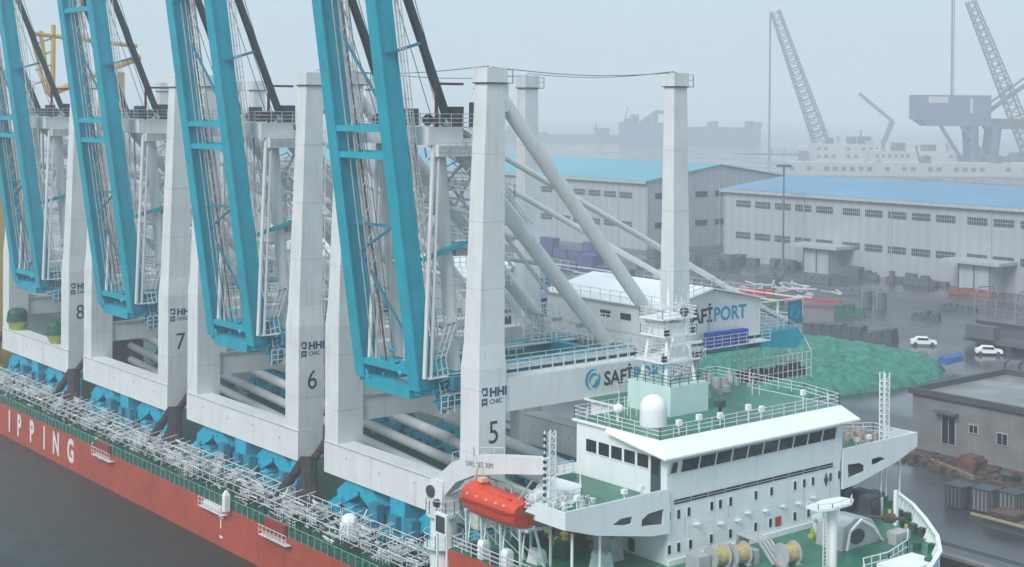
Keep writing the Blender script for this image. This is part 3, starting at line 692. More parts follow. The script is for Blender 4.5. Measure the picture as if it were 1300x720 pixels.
        MB().tube((73.1, y-1.2, 21.2), (73.9, y-1.2, 42.0), .20, 8).tube((73.8, y-1.2, 21.2), (74.5, y-1.2, 42.0), .16, 8).each('riser_pipe', 'cwhite', c, True)
        MB().tube((76.4, y, 36), (84.2, y, 34.0), .22, 8).each('frame_strut', 'cwhite', c, True)
    for z, xx in ((30.5, 76.2), (36.5, 75.7)):
        MB().tube((xx, yA, z), (xx, yB, z), .26, 10).each('frame_strut', 'cwhite', c, True)
    MB().tube((76.2, yA, 30.5), (75.7, yB, 36.5), .2, 8).tube((76.2, yB, 30.5), (75.7, yA, 36.5), .2, 8).each('frame_brace', 'cwhite', c, True)
    MB().tube((88, yA, 30.2), (88, yB, 30.2), .25, 10).each('frame_strut', 'cwhite', c, True)
    # head of the frame
    H = MB().box(73.2, 77.0, yA-1.4, yB+1.2, 41.6, 43.2).box(74.0, 79.0, yA-1.8, yA-1.0, 40.6, 41.6).box(77.0, 79.4, yA-1.2, yA+1.4, 41.0, 42.2).build('frame_head', 'cwhite', c)
    MB().rail([(73.0, yB+1.4, 43.2), (73.0, yA-1.6, 43.2), (79.2, yA-1.8, 43.2), (79.2, yB+1, 43.2)], 1.15, 1.2, .06, 2).box(76.9, 79.3, yA-1.8, yB+1, 43.1, 43.2).rail([(74, yA-1.9, 40.7), (80, yA-1.9, 40.7)], 1.1, 1.0, .06, 2).build('head_railing', 'railg', H)
    sv_ = MB()
    for k, y in enumerate((yA-.5, yA+1.2, yM, yB-1.2, yB+.5)): sv_.tube((75.0, y-.22, 43.9), (75.0, y+.22, 43.7), .5, 14)
    sv_.each('sheave', 'dark', H)
    MB().bar((74.1, yA-1.3, 43.2), (74.1, yA-1.3, 47.0), .22).bar((74.0, yA-1.3, 47.0), (77.0, yA-1.3, 47.0), .22).build('davit', 'redd', H)
    MB().box(76.4, 77.8, yA-.4, yA+1.0, 43.2, 45.0).box(76.6, 77.6, yB-2.4, yB-1.2, 43.2, 44.8).box(78.0, 78.6, yA-1.5, yA-.9, 43.2, 45.4).each('head_machinery', 'dark', H)
    pl = MB()
    for k in range(26):
        x, y, z = random.uniform(75, 79.6), random.uniform(yA-2, yA+2.2), random.uniform(38.5, 43)
        pl.bar((x, y, z), (x+random.uniform(-1.6, 1.6), y+random.uniform(-1, 1), z+random.uniform(-1.6, 1.6)), .09)
    pl.build('head_pipework', 'railg', H)
    # stairs down the back legs
    for y in (yA-1.0,):
        s = MB(); a = V(78.4, y, 41.0); k = 0
        while k < 3:
            b2 = a+V(2.15, 0, -2.25)
            s.bar(a, b2, .12, .18); s.bar(a+V(0, -.7, 0), b2+V(0, -.7, 0), .12, .18)
            s.rail([a+V(0, -.7, 0), b2+V(0, -.7, 0)], 1.0, .7, .045, 1)
            for t in range(7):
                p = a.lerp(b2, t/7); s.bar(p, p+V(0, -.7, 0), .10)
            a = b2; k += 1
        s.build('stairway', 'rail', c)
    # stair tower beside the front legs
    s = MB(); x0, x1, y1, y2 = 78.0, 80.2, yA-2.6, yA-1.4; z = 12.5
    while z < 40:
        for x in (x0, x1):
            for y in (y1, y2): s.bar((x, y, z), (x, y, z+3), .08)
        s.box(x0, x1, y1, y2, z, z+.06); s.rail([(x0, y1, z), (x1, y1, z)], 1.05, .8, .045, 1)
        s.bar((x0, y1+.2, z), (x1, y1+.2, z+3), .18); s.bar((x0, y1+.2, z+1), (x1, y1+.2, z+4), .05); z += 3
    s.build('stair_tower', 'rail', c)
    for k in range(8):
        x = random.uniform(77, 81); y = random.uniform(yA-.5, yB+.5); zt = 42-(x-76)*1.05
        x2 = x+random.uniform(-3, 4); z2 = max(21.8, zt-random.uniform(4, 13))
        MB().tube((x, y, zt), (x2, y+random.uniform(-1.5, 1.5), z2), random.choice((.07, .10, .14)), 6).build('rigging_tube', 'cwhite', c)
    for k in range(6):
        x = 77.5+k*1.3; y = (yA+1, yM, yB-1)[k % 3]; zt = random.uniform(31, 40)-(k*1.2)
        L_ = min(zt-22, random.uniform(5, 11)); MB().tube((x, y, zt), (x+L_*.94, y, zt-L_), random.choice((.09, .14, .2)), 8).build('slant_tube', 'cwhite', c)
        MB().tube((x, y-1.5, zt), (x, y+1.5, zt), .08, 6).build('cross_tube', 'rail', c)
    for k in range(2):
        xa = 78+k*3.4; za = 42-(xa-76)*1.05; xb = xa+3.4; zb = 42-(xb-76)*1.05
        MB().tube((xa, yA, za), (xb, yB, zb), .13, 6).tube((xa, yB, za), (xb, yB, zb-.01), .05, 5).tube((xb, yA, zb), (xb, yB, zb), .13, 6).build('leg_lacing', 'cwhite', c)
    # walkways and cable trays between the frame legs
    s = MB()
    for z in (24.5, 28.5, 33.0, 37.5):
        s.box(76.8, 78.2, yA-1, yB+1, z, z+.07); s.rail([(78.2, yA-1, z), (78.2, yB+1, z)], 1.1, 1.2, .05, 2); s.rail([(76.8, yA-1, z), (76.8, yB+1, z)], 1.1, 1.2, .05, 2)
    s.build('frame_walkway', 'rail', c)
    s = MB()
    for k in range(3):
        y = yA+1.8+k*2.2+random.uniform(-.2, .2); s.tube((74.6, y, 22), (74.2+random.uniform(-.6, .6), y, 42), random.choice((.06, .1, .16)), 6)
    s.each('vertical_pipe', 'railg', c)
    for k in range(62):
        s = MB(); x, y, z = random.uniform(76, 96), random.uniform(yA-1, yB+1), random.uniform(21.5, 26.5)
        if x > 86: z = min(z, 24)
        elif k % 3 == 0: z = random.uniform(26, 36)
        t = random.random()
        if t < .4: s.rail([(x, y, z), (x+random.uniform(1.5, 3.5), y, z)], 1.0, .8, .05, 1).build('platform_rail', 'rail', c)
        elif t < .8: s.rail([(x, y, z), (x, y+random.uniform(1.5, 3.5), z)], 1.0, .8, .05, 1).build('platform_rail', 'rail', c)
        else: s.box(x, x+random.uniform(.3, 1.3), y, y+random.uniform(.3, 1.2), z, z+random.uniform(.2, .9)).build('trolley_locker', 'cgrey', c)
    # boom
    d = V(66.5-73.6, 0, 70-20.7).normalized(); pz = V(-d.z, 0, d.x)   # pz: seaward-down normal
    def bp(t, s_, y): p = V(73.6, y, 20.7)+d*t+pz*s_; return (p.x, p.y, p.z)
    B = None
    for y in (yA, yB):
        w2, d2 = .68, .88
        vs = [bp(t, s_, y+yy) for t in (-.6, 66) for s_, yy in ((-d2, -w2), (d2, -w2), (d2, w2), (-d2, w2))]
        mb = MB().add(vs, [(3, 2, 1, 0), (4, 5, 6, 7), (0, 1, 5, 4), (1, 2, 6, 5), (2, 3, 7, 6), (3, 0, 4, 7)])
        b = mb.build('boom_girder', 'teal', c)
        # flanges, rail and cable tray
        f = MB()
        for s_ in (-d2, d2-.18):
            vs = [bp(t, ss, y+yy) for t in (-.6, 66) for ss, yy in ((s_, -w2-.14), (s_+.18, -w2-.14), (s_+.18, -w2-.002), (s_, -w2-.002))]
            f.add(vs, [(3, 2, 1, 0), (4, 5, 6, 7), (0, 1, 5, 4), (1, 2, 6, 5), (2, 3, 7, 6), (3, 0, 4, 7)])
        k = 1.5
        while k < 0: f.add([bp(k, -d2+.2, y-w2-.08), bp(k, d2-.2, y-w2-.08), bp(k+.08, d2-.2, y-w2-.08), bp(k+.08, -d2+.2, y-w2-.08), bp(k, -d2+.2, y-w2-.004), bp(k, d2-.2, y-w2-.004), bp(k+.08, d2-.2, y-w2-.004), bp(k+.08, -d2+.2, y-w2-.004)], [(0, 1, 2, 3), (0, 4, 5, 1), (1, 5, 6, 2), (2, 6, 7, 3), (3, 7, 4, 0)]); k += 3.3
        f.build('boom_flange', 'teal', b)
        # walkway railing on the landward face
        rr = MB(); s1, s2 = -d2-.75, -d2-.1
        yy = y-w2-.35
        pr_ = [bp(t, s1, yy) for t in (2.0, 4.6)]
        for t0, t1 in ((3.0, 66),):
            for ss in (s1, (s1+s2)/2):
                rr.bar(bp(t0, ss, yy), bp(t1, ss, yy), .07)
            k = t0
            while k < t1: rr.bar(bp(k, s1, yy), bp(k, s2, yy), .06); k += 1.1
            rr.bar(bp(t0, s2, yy-.0), bp(t1, s2, yy), .16, .10)
        rr.build('boom_walkway', 'railg', b)
        # dog-leg platform at the boom foot
        if y == yA:
            q = MB()
            P = [(-2.0, -1.3), (1.8, -1.1), (4.6, -2.6), (5.4, -2.6)]
            for o_ in (0, .55, 1.1):
                for (t0, a0), (t1, a1) in zip(P, P[1:]): q.bar(bp(t0, a0-o_, yy), bp(t1, a1-o_, yy), .09)
            for (t0, a0), (t1, a1) in zip(P, P[1:]):
                for i in range(5):
                    t_ = t0+(t1-t0)*i/4; a_ = a0+(a1-a0)*i/4; q.bar(bp(t_, a_, yy), bp(t_, a_-1.1, yy), .08)
            q.build('boom_foot_ladder', 'rail', b)
    # boom cross ties
    for k, t in enumerate((1.0, 20.2, 22.6, 36.0, 46, 58)):
        mb = MB()
        for s_ in (-.6, .6): mb.bar(bp(t, s_, yA+.8), bp(t, s_, yB-.8), .35, .55)
        for i in range(5): mb.bar(bp(t, -.6, yA+1.2+i*1.4), bp(t, .6, yA+1.8+i*1.4), .12)
        if k == 0: mb.bar(bp(-1.0, .2, yA+.8), bp(-1.0, .2, yB-.8), 1.3, 1.1); mb.bar(bp(-1.0, -.9, yA-.8), bp(-1.0, -.9, yB+.8), .5, .5)
        mb.build('boom_tie', 'teal', c)
    for t0, t1 in ((10.2, 14.2), (24, 33)):
        mb = MB(); ym = (yA+yB)/2-2.6
        if t0 < 20:
            mb.bar(bp(t1, 0, yA+.8), bp(t0+.9, 0, yB-1.1), .18).bar(bp(t0-7, 0, yA+.8), bp(t0+.9, 0, yB-1.1), .18).bar(bp(t1-.4, 0, yA+.8), bp(t1-.4, 0, yB-.8), .25)
        else: mb.bar(bp(t0, 0, yA+.8), bp(t1, 0, yB-.8), .2)
        mb.build('boom_brace', 'teald', c)
    # boom-foot fittings
    mb = MB()
    for i in range(24):
        t, y, s_ = random.uniform(-1.5, 3.0), random.uniform(yA+.9, yB-.9), random.uniform(-1.4, 1.0)
        mb.ball(bp(t, s_, y), random.uniform(.15, .35), 6, 4) if i % 3 == 0 else mb.bar(bp(t, s_, y), bp(t+random.uniform(-.6, .6), s_+random.uniform(-.6, .6), y+random.uniform(-1, 1)), .14)
    mb.each('foot_fitting', 'tealb', c)
    mb = MB()
    for k in range(22):
        x, y, z = random.uniform(74.2, 77.5), random.uniform(yA-2.6, yA-.9), random.uniform(18.2, 21.2)
        mb.bar((x, y, z), (x+random.uniform(-1.2, 1.2), y+random.uniform(-.9, .9), z+random.uniform(-1, 1)), .16)
    mb.box(74.5, 77.2, yA-2.4, yA-1.0, 18.6, 19.4).box(75.6, 78.6, yA-2.2, yA-1.0, 20.0, 21.2).build('hinge_platform', 'teald', c)
    MB().rail([(74.0, yA-2.5, 18.2), (76.9, yA-2.5, 18.2)], 1.6, .7, .07, 2).build('hinge_railing', 'rail', c)
    MB().bar((73.0, yA-.9, 31.6), (80.5, yA-.9, 33.6), .5, .35).each('boom_latch', 'teal', c)
    MB().bar((69.2, yA-.9, 43.5+6), (72.6, yA-.9, 44.5+6), .3, .25).each('boom_latch', 'teald', c)
    # wire falls between the boom girders
    mb = MB()
    for k in range(3):
        y = yB-1.6-k*1.3; mb.bar(bp(.4, -.4, y), bp(64, .3, y+random.uniform(-.5, .5)), random.choice((.05, .08, .13)))
    mb.each('hoist_wire', 'rope_dark', c)
    mb = MB(); ym = yB-2.6
    for s_, yy in ((-.5, -.5), (.5, -.5), (.5, .5), (-.5, .5)): mb.bar(bp(1.2, s_, ym+yy), bp(62, s_, ym+yy), .08)
    t = 6
    while t < 61:
        mb.bar(bp(t, -.5, ym-.5), bp(t+1.2, .5, ym-.5), .06).bar(bp(t+1.2, .5, ym-.5), bp(t+2.4, -.5, ym-.5), .06).bar(bp(t, -.5, ym-.5), bp(t+1.2, -.5, ym+.5), .06); t += 2.4
    mb.build('boom_ladderway', 'railg', c)
    # machinery house
    hx0, hx1, hy0, hy1 = 100.3, 114.7, y0+4.6, y0+22.0; rx = 107.3
    K = MB().prism([(hx0, 21.5), (hx1, 21.5), (hx1, 25.25), (rx, 26.7), (hx0, 25.25)], XZ, hy0, hy1).build('machinery_house', 'cwhite', c)
    rf = MB()
    for a, b2 in (((hx0-.4, 25.18), (rx, 26.72)), ((rx, 26.72), (hx1+.4, 25.18))):
        rf.add([(a[0], hy0-.4, a[1]+.03), (b2[0], hy0-.4, b2[1]+.03), (b2[0], hy1+.4, b2[1]+.03), (a[0], hy1+.4, a[1]+.03),
                (a[0], hy0-.4, a[1]+.17), (b2[0], hy0-.4, b2[1]+.17), (b2[0], hy1+.4, b2[1]+.17), (a[0], hy1+.4, a[1]+.17)], [(0, 1, 2, 3), (4, 7, 6, 5), (0, 4, 5, 1), (1, 5, 6, 2), (2, 6, 7, 3), (3, 7, 4, 0)])
    rf.build('house_roof', 'roofw', K)
    MB().rail([(hx0-.3, hy1+.3, 25.4), (hx0-.3, hy0-.3, 25.4), (rx, hy0-.3, 26.85), (hx1+.3, hy0-.3, 25.4), (hx1+.3, hy1+.3, 25.4)], 1.0, 1.5, .045, 1).build('roof_railing', 'railg', K)
    for yy in (hy0+8.2, hy0+5.2, hy0+11.5): MB().box(hx0-.05, hx0-.004, yy-.75, yy+.75, 23.6, 24.25).build('louvre', 'dark', K)
    MB().box(hx0-.06, hx0-.004, hy0+.5, hy1-.5, 22.3, 22.42).build('wall_trim', 'cgrey', K)
    MB().box(hx0-1.3, hx0-.07, hy0-.5, hy1, 21.45, 21.53).rail([(hx0-1.25, hy1, 21.53), (hx0-1.25, hy0-.5, 21.53)], 1.1, 1.2, .06, 2).build('house_walkway', 'rail', K)
    MB().frus((99.8, 106, hy0+1.5, hy1-1, 17.6), (98.6, 108, hy0+.5, hy1-.2, 21.4)).build('house_underframe', 'cgrey', K)
    swoosh(102.15, 24.2, .95, hy0-.02).build('wave_emblem', 'cyan', K)
    tt = text_mb('SAF\u0130', (103.5, hy0-.012, 23.45), (1, 0, 0), (0, 0, 1), 1.95, .01, .055, 1.0)
    wtx = max(v[0] for v in tt.v); tt.build('house_lettering', 'ink', K)
    text_mb('PORT', (wtx+.16, hy0-.012, 23.45), (1, 0, 0), (0, 0, 1), 1.95, .01, .055, 1.0).build('house_lettering', 'cyan', K)
    # gutter pipe, blue cabinets on the front walkway
    MB().tube((106.9, hy0-.12, 21.6), (106.9, hy0-.12, 24.2), .06, 6).build('drain_pipe', 'cgrey', K)
    MB().box(100.0, 114.5, hy0-1.6, hy0-.2, 21.0, 21.1).rail([(100.0, hy0-1.55, 21.1), (114.5, hy0-1.55, 21.1)], 1.1, 1.2, .05, 2).build('front_walkway', 'rail', K)
    for k in range(6):
        x = 105.5+k*.98
        MB().box(x, x+.86, hy0-1.45, hy0-.7, 21.1, 22.55).build('blue_cabinet', 'bluec', K)
        MB().box(x+.12, x+.74, hy0-1.49, hy0-1.454, 21.75, 21.82).build('cabinet_seam', 'cgrey', K)
    # back-reach platform, frames and rack
    MB().prism([(115.5, 20.0), (121.2, 19.3), (122.6, 20.3), (121.4, 21.5), (115.5, 21.3)], XZ, yA-2.6, yA-.62).build('rear_platform', 'teal', c)
    fr = MB()
    for x in (115.2, 118.4, 122.4):
        fr.bar((x, yA-2.4, 21.5), (x, yA-2.4, 24.6), .16); fr.bar((x, yB, 21.5), (x, yB, 24.6), .16)
        fr.bar((x, yA-2.4, 24.6), (x, yB, 24.6), .14)
    fr.bar((115.2, yA-2.4, 24.6), (122.4, yA-2.4, 24.6), .16).bar((115.2, yA-2.4, 24.3), (121.2, yA-2.4, 21.9), .32)
    fr.rail([(115.2, yA-2.5, 21.6), (122.4, yA-2.5, 21.6), (122.4, yB, 21.6)], 1.1, 1.0, .06, 2)
    fr.build('rear_frame', 'rail', c)
    sg = MB().box(119.9, 122.2, yA-2.56, yA-2.50, 21.9, 24.4).build('rear_sign', 'teald', c)
    swoosh(121.05, 23.2, .85, yA-2.58).build('wave_emblem', 'tealb', sg)
    rk = MB()
    for z in (17.0, 17.9, 18.8): rk.rail([(112.6, yA-2.9, z-.9), (123.4, yA-2.9, z-.9)], .9, .75, .06, 0); rk.rail([(112.6, yA-1.2, z-.9), (123.4, yA-1.2, z-.9)], .9, .75, .06, 0)
    for x in (112.6, 116, 120, 123.4): rk.bar((x, yA-2.9, 16.1), (x, yA-1.2, 16.1), .07).bar((x, yA-2.9, 18.9), (x, yA-1.2, 21.0), .07)
    RK = rk.build('rear_rack', 'rail', c)
    mb = MB()
    for k in range(12): x = 112.9+k*.88; mb.box(x, x+.35, yA-2.5, yA-1.6, 16.2, 17.0+random.random()*.8)
    mb.each('stowed_block', 'brown', RK)
    # bogies: teal equalizer beams and wheels under each corner
    def bogie(xc, yc_, sgn):
        b = MB()
        P = lambda u, z, x=0: (xc+x, yc_+sgn*u, z)
        b.box(xc-.85, xc+.85, yc_-1.1, yc_+1.1, 8.5, 9.34)
        for k in (-1, 1):
            b.prism([(k*.2, 9.3), (k*1.9, 9.3), (k*3.9, 7.9), (k*3.7, 6.9), (k*2.5, 6.9), (k*.2, 8.1)], lambda u, v, t: (t, yc_+sgn*u, v), xc-.8, xc+.8)
            for j in (-1, 1):
                b.bar(P(k*3.2, 7.2), P(k*3.2+j*1.6, 6.3), 1.25, 1.0)
                b.frus((xc-.75, xc+.75, yc_+sgn*(k*3.2+j*1.6)-1.05, yc_+sgn*(k*3.2+j*1.6)+1.05, 5.35), (xc-.75, xc+.75, yc_+sgn*(k*3.2+j*1.6)-.6, yc_+sgn*(k*3.2+j*1.6)+.6, 6.5))
            b.tube(P(k*3.2, 7.3, -.95), P(k*3.2, 7.3, .95), .42, 12)
        o = b.build('bogie', 'tealb', c)
        wl_ = MB()
        for u in (-5.4, -4.2, -2.2, -1.0, 1.0, 2.2, 4.2, 5.4): wl_.tube((xc-.35, yc_+sgn*u, 5.4), (xc+.35, yc_+sgn*u, 5.4), .52, 12)
        wl_.each('wheel', 'dark', o)
        mt = MB()
        for u in (-4.8, -1.9, 1.9, 4.8): mt.tube((xc-1.7, yc_+sgn*u, 6.0), (xc-.92, yc_+sgn*u, 6.0), .3, 10).box(xc-1.5, xc-.95, yc_+sgn*u-.5, yc_+sgn*u+.5, 5.2, 5.6)
        mt.each('drive_motor', 'tealb', o)
    for xc in (75.2, 98.3):
        bogie(xc, y0+5.6, 1); bogie(xc, y0+18.9, -1)
    MB().box(74.1, 76.4, y0+10.9, y0+13.2, 5.6, 9.3).frus((73.6, 76.0, y0+.2, y0+1.8, 4.9), (74.4, 76.0, y0+.2, y0+1.8, 9.3)).each('jacking_pedestal', 'tealb', c)
    MB().box(73.3, 74.08, y0+14.2, y0+15.6, 6.2, 8.4).box(73.3, 74.08, y0+8.6, y0+9.9, 6.4, 8.2).box(73.5, 74.08, y0+1.95, y0+3.0, 6.4, 7.8).box(73.5, 74.08, y0+11.4, y0+12.6, 6.8, 7.9).each('control_cabinet', 'teald', c)
    # horizontal pipe braces inside the base frame
    for x, z, r in ((90, 6.9, .52), (90, 8.9, .52), (90, 11.2, .55)):
        MB().tube((x, y0-4.5, z-1.1), (x, y0+26.0, z+1.1), r, 14).build('pipe_brace', 'cwhite', c, True)
    return c, L1
c5, leg5 = crane(Y0, '5', 'container crane numbered 5, nearest the ship bridge, with teal boom raised')
def digits(c, L, num):
    r = c.location; off = V(0, r.y-(Y0+12), 0)
    yy = Y0-.012
    org = V(75.62, yy, 16.45)+off
    # build in world space, parented like the rest
    t = text_mb(num, org, (1, 0, 0), (0, 0, 1), 2.75, .004, .005, .92, align='CENTER')
    t.build('number', 'ink', L)
    z = 20.45
    text_mb('HHI', V(75.15, yy, z)+off, (1, 0, 0), (0, 0, 1), 1.05, .004, .045, 1.05).build('maker_letters', 'navy', L)
    text_mb('CHIC', V(75.15, yy, z-.62)+off, (1, 0, 0), (0, 0, 1), .58, .004, .012, 1.0).build('maker_letters', 'ink', L)
    g = MB(); bx = 74.32
    for (a, b2, e, f) in ((0, .62, .62, .8), (.45, .62, .1, .6), (0, .12, .35, .6), (.12, .45, .1, .28), (.0, .14, -.75, -.1), (.45, .6, -.75, -.1), (.16, .42, -.3, -.1), (.16, .42, -.65, -.45)):
        g.add([(bx+a, yy-.004+off.y, z+e), (bx+b2, yy-.004+off.y, z+e), (bx+b2, yy-.004+off.y, z+f), (bx+a, yy-.004+off.y, z+f)], [(0, 1, 2, 3)])
    g.build('maker_mark', 'navy', L)
cranes = [c5]
for k, (num, lab) in enumerate((('6', 'container crane numbered 6, second from the ship bridge, teal boom raised'),
                               ('7', 'container crane numbered 7, third from the ship bridge, teal boom raised'),
                               ('8', 'container crane numbered 8, farthest from the ship bridge, teal boom raised'))):
    c = copy_tree(c5); c.location = c5.location+V(0, 29.5*(k+1), 0); c['label'] = lab; cranes.append(c)
bpy.context.view_layer.update()
for c, num in zip(cranes, '5678'):
    L = [o for o in c.children if o.name.split('.')[0] == 'leg'][0]
    digits(c, L, num)

# --- brown lashing struts on deck between neighbouring cranes
for k, lab in enumerate(('brown bundled lashing strut between the cranes marked five and six', 'brown bundled lashing strut between the cranes marked six and seven', 'brown bundled lashing strut between the cranes marked seven and eight', 'brown bundled lashing strut at the far end of crane 8')):
    yb_ = 122.3+29.5*k
    r = root('lashing_strut', (73.5, yb_, 4.8), lab, 'lashing', 'brown lashing struts between the cranes')
    MB().path([(72.4, yb_+3.4, 6.2), (73.0, yb_+1.6, 8.4), (73.6, yb_+.7, 10.0)], .95, 8).path([(73.2, yb_-1.2, 5.6), (73.5, yb_-.5, 8), (73.7, yb_, 10.4)], 1.6, 8).build('strap_bundle', 'rubber', r, True)
    MB().path([(73.6, yb_+.2, 9.2), (74.4, yb_-.9, 11.0), (75.2, yb_-1.3, 12.4)], .8, 8).tube((72.8, yb_, 4.8), (73.2, yb_, 7.5), .85, 10, .7).tube((73, yb_-2.0, 5.6), (73.6, yb_-1.0, 7.5), .55, 8).build('strap_core', 'rubber', r, True)
# two capped drums on the far sill
for y, lab in ((190.2, 'dark green and yellow capped mooring buoy on the far crane sill, right one of two'), (205.0, 'dark green and yellow capped mooring buoy on the far crane sill, left one of two')):
    r = root('mooring_buoy', (75, y, 12.45), lab, 'buoy', 'capped buoys on the far crane sill')
    MB().tube((74.9, y, 13.7), (74.9, y, 15.0), 1.5, 16, 1.35).ball((74.9, y, 15.0), 1.35, 14, 8, 0, (1, 1, .45)).build('buoy_cap', 'greend', r, True)
    MB().tube((74.9, y, 12.46), (74.9, y, 13.69), .8, 16, 1.45).build('buoy_base', 'yel', r, True)
# leg-top lines
for a, b_, lab in (((75.9, Y0+.9, 48.4), (98.3, Y0+1.0, 48.4), 'thin wire strung between the tall front leg tops of crane 5'),
                   ((75.9, Y0+23, 48.4), (98.3, Y0+23.2, 48.4), 'thin wire strung between the rear leg tops of crane 5'),
                   ((98.3, Y0+1.3, 48.5), (98.3, Y0+23.2, 48.6), 'thin wire between the two landward leg tops of crane 5'),
                   ((75.9, Y0+1.3, 48.5), (75.9, Y0+29.6, 48.6), 'thin wire from crane 5 leg top to crane 6 leg top')):
    p = [V(a).lerp(V(b_), i/12)-V(0, 0, .5*math.sin(math.pi*i/12)) for i in range(13)]
    tag(MB().path(p, .06, 4).build('safety_wire', 'dark'), lab, 'wire', 'wires between crane leg tops')

# ================================================================== DECK CLUTTER: white tube scaffolds along the deck edge
names = ['beside crane 5', 'in the gap between cranes 5 and 6', 'beside crane 6', 'in the gap between cranes 6 and 7', 'beside crane 7', 'in the gap between cranes 7 and 8', 'beside crane 8']
def scaffold(y0, y1, lab, seed):
    rnd = random.Random(seed)
    r = root('tube_scaffold', (71.5, (y0+y1)/2, 4.8), lab, 'scaffold', 'white tube scaffolds along the ship deck edge')
    a, b_, d_ = MB(), MB(), MB(); L = y1-y0
    nx = 3; ny = max(3, int(L/1.5))
    for lev in (0, 1):
        for i in range(nx):
            x = 69.6+i*1.7
            hz = 4.8+1.15+lev*(.75)+(0.35 if i == 2 else 0)+(.35 if i == 1 else 0)
            (a if lev else b_).bar((x, y0, hz), (x, y1, hz), .06)
            for j in range(ny+1): (a if rnd.random() < .7 else b_).bar((x, y0+L*j/ny, 4.8), (x, y0+L*j/ny, hz), .06)
    for j in range(ny+1):
        y = y0+L*j/ny
        for z in (5.7, 6.6, 7.2): 
            if rnd.random() < .75: a.bar((69.6, y, z-.3), (73.2, y, z+.3), .055)
    for k in range(int(L*8)):
        x, y, z = rnd.uniform(69.6, 73.4), rnd.uniform(y0, y1), rnd.uniform(5.0, 7.0)
        t = rnd.random(); m_ = a if t < .6 else (b_ if t < .96 else d_)
        if rnd.random() < .65: m_.bar((x, y, z), (x+rnd.uniform(-.1, .1), y+rnd.uniform(-2.2, 2.2), z+rnd.uniform(-.12, .12)), rnd.choice((.06, .08, .11)))
        elif rnd.random() < .4: m_.rail([(x, y, z-.4), (x, y+rnd.uniform(1, 2.2), z-.4)], .9, .5, .06, 2)
        else: m_.bar((x, y, z), (x+rnd.uniform(-1.2, 1.2), y+rnd.uniform(-.2, .2), z+rnd.choice((-.1, .1, .7, -.7))), rnd.choice((.06, .08, .11)))
    for k in range(5):
        x, y = rnd.uniform(69.8, 72.2), rnd.uniform(y0, y1-2.5); z = rnd.uniform(5.6, 6.8); b_.box(x, x+rnd.uniform(.3, .7), y, y+rnd.uniform(1, 2.4), z, z+.06)
    for k in range(3): 
        x, y = rnd.uniform(70, 72.5), rnd.uniform(y0, y1-1); d_.box(x, x+rnd.uniform(.4, 1.1), y, y+rnd.uniform(.4, 1.2), 4.8, 5.5+rnd.random()*.7)
    a.build('tube_frame', 'rail', r); b_.build('stacked_tubes', 'railg', r); d_.each('clamped_box', 'dark' if seed % 2 else 'greend', r)
y = 98.6; k = 0
order = ['nearest the bow', 'second from the bow', 'third from the bow', 'fourth from the bow', 'fifth from the bow', 'sixth from the bow', 'seventh from the bow', 'eighth from the bow', 'ninth from the bow', 'tenth from the bow', 'eleventh from the bow', 'twelfth from the bow', 'farthest from the bow']
while k < 13:
    scaffold(y, y+8.0, 'cluttered white tube scaffold on the ship deck edge, '+order[k], k); y += 8.35; k += 1
MB_ = MB().ball((71.0, 110.6, 7.2), .75, 8, 6, 0, (1, 1.1, .9)).box(70.4, 71.6, 109.9, 111.3, 5.4, 7.0)
tag(MB_.build('covered_bundle', 'roofw'), 'white sheeted bundle among the deck tubes below crane 5', 'bundle')
# outboard gangways on the shell
for y, h, lab in ((160.5, 0, 'small railed gangway with red locker below the last white hull letter'), (120.3, 0, 'small railed gangway with red locker on the hull below crane 6'), (133.0, 1, 'short railed gangway with a white post near the draught mark')):
    r = root('side_gangway', (69, y, 4.2), lab, 'gangway', 'railed gangways hung on the red hull')
    MB().box(68.5, 69.1, y-2.6, y+2.6, 3.5, 3.56).rail([(68.5, y+2.6, 3.56), (68.5, y-2.6, 3.56)], .95, .8, .045, 1).build('gangway_rail', 'rail', r)
    MB().box(68.7, 69.12, y-1.9, y+1.9, 4.3 if not h else 3.7, 5.25 if not h else 4.2).build('locker', 'davr' if not h else 'roofw', r)
    if h: MB().box(68.3, 68.9, y-3.6, y-3.0, 4.2, 5.8).frus((68.3, 68.9, y-3.6, y-3.0, 5.804), (68.5, 68.7, y-3.4, y-3.2, 6.3)).build('post', 'roofw', r)

# ================================================================== YELLOW CRANE AT THE STERN
yc_ = root('yellow_crane', (77, 216, 4.8), 'tall orange-yellow crane leg and beams at the far end of the ship', 'crane')
MB().frus((74.4, 77.6, 213.4, 218, 4.8), (75.0, 76.4, 214.2, 216.5, 50)).build('leg', 'yellow', yc_)
MB().frus((93, 95.6, 213.4, 216, 4.8), (93.5, 95, 214, 215.5, 50)).build('leg', 'yellow', yc_)
mb = MB().tube((83.5, 214, 57.0), (83.5, 214, 46.0), .35, 8).tube((81.5, 214, 56.0), (83.0, 214, 46.5), .3, 8).tube((80.0, 214, 55.5), (82.5, 214, 46.5), .22, 8)
mb.tube((80, 214, 55.6), (97, 214, 54.2), .35, 8).tube((82.8, 214, 46.4), (97.5, 214, 52.5), .55, 8)
for z in (48, 50, 52, 54): mb.tube((80.8, 214, z), (83.5, 214, z+1), .14, 6)
mb.build('jib_frame', 'yellow', yc_)
MB().box(80, 96, 213.6, 215.6, 40.5, 42.5).build('cross_beam', 'yellow', yc_)

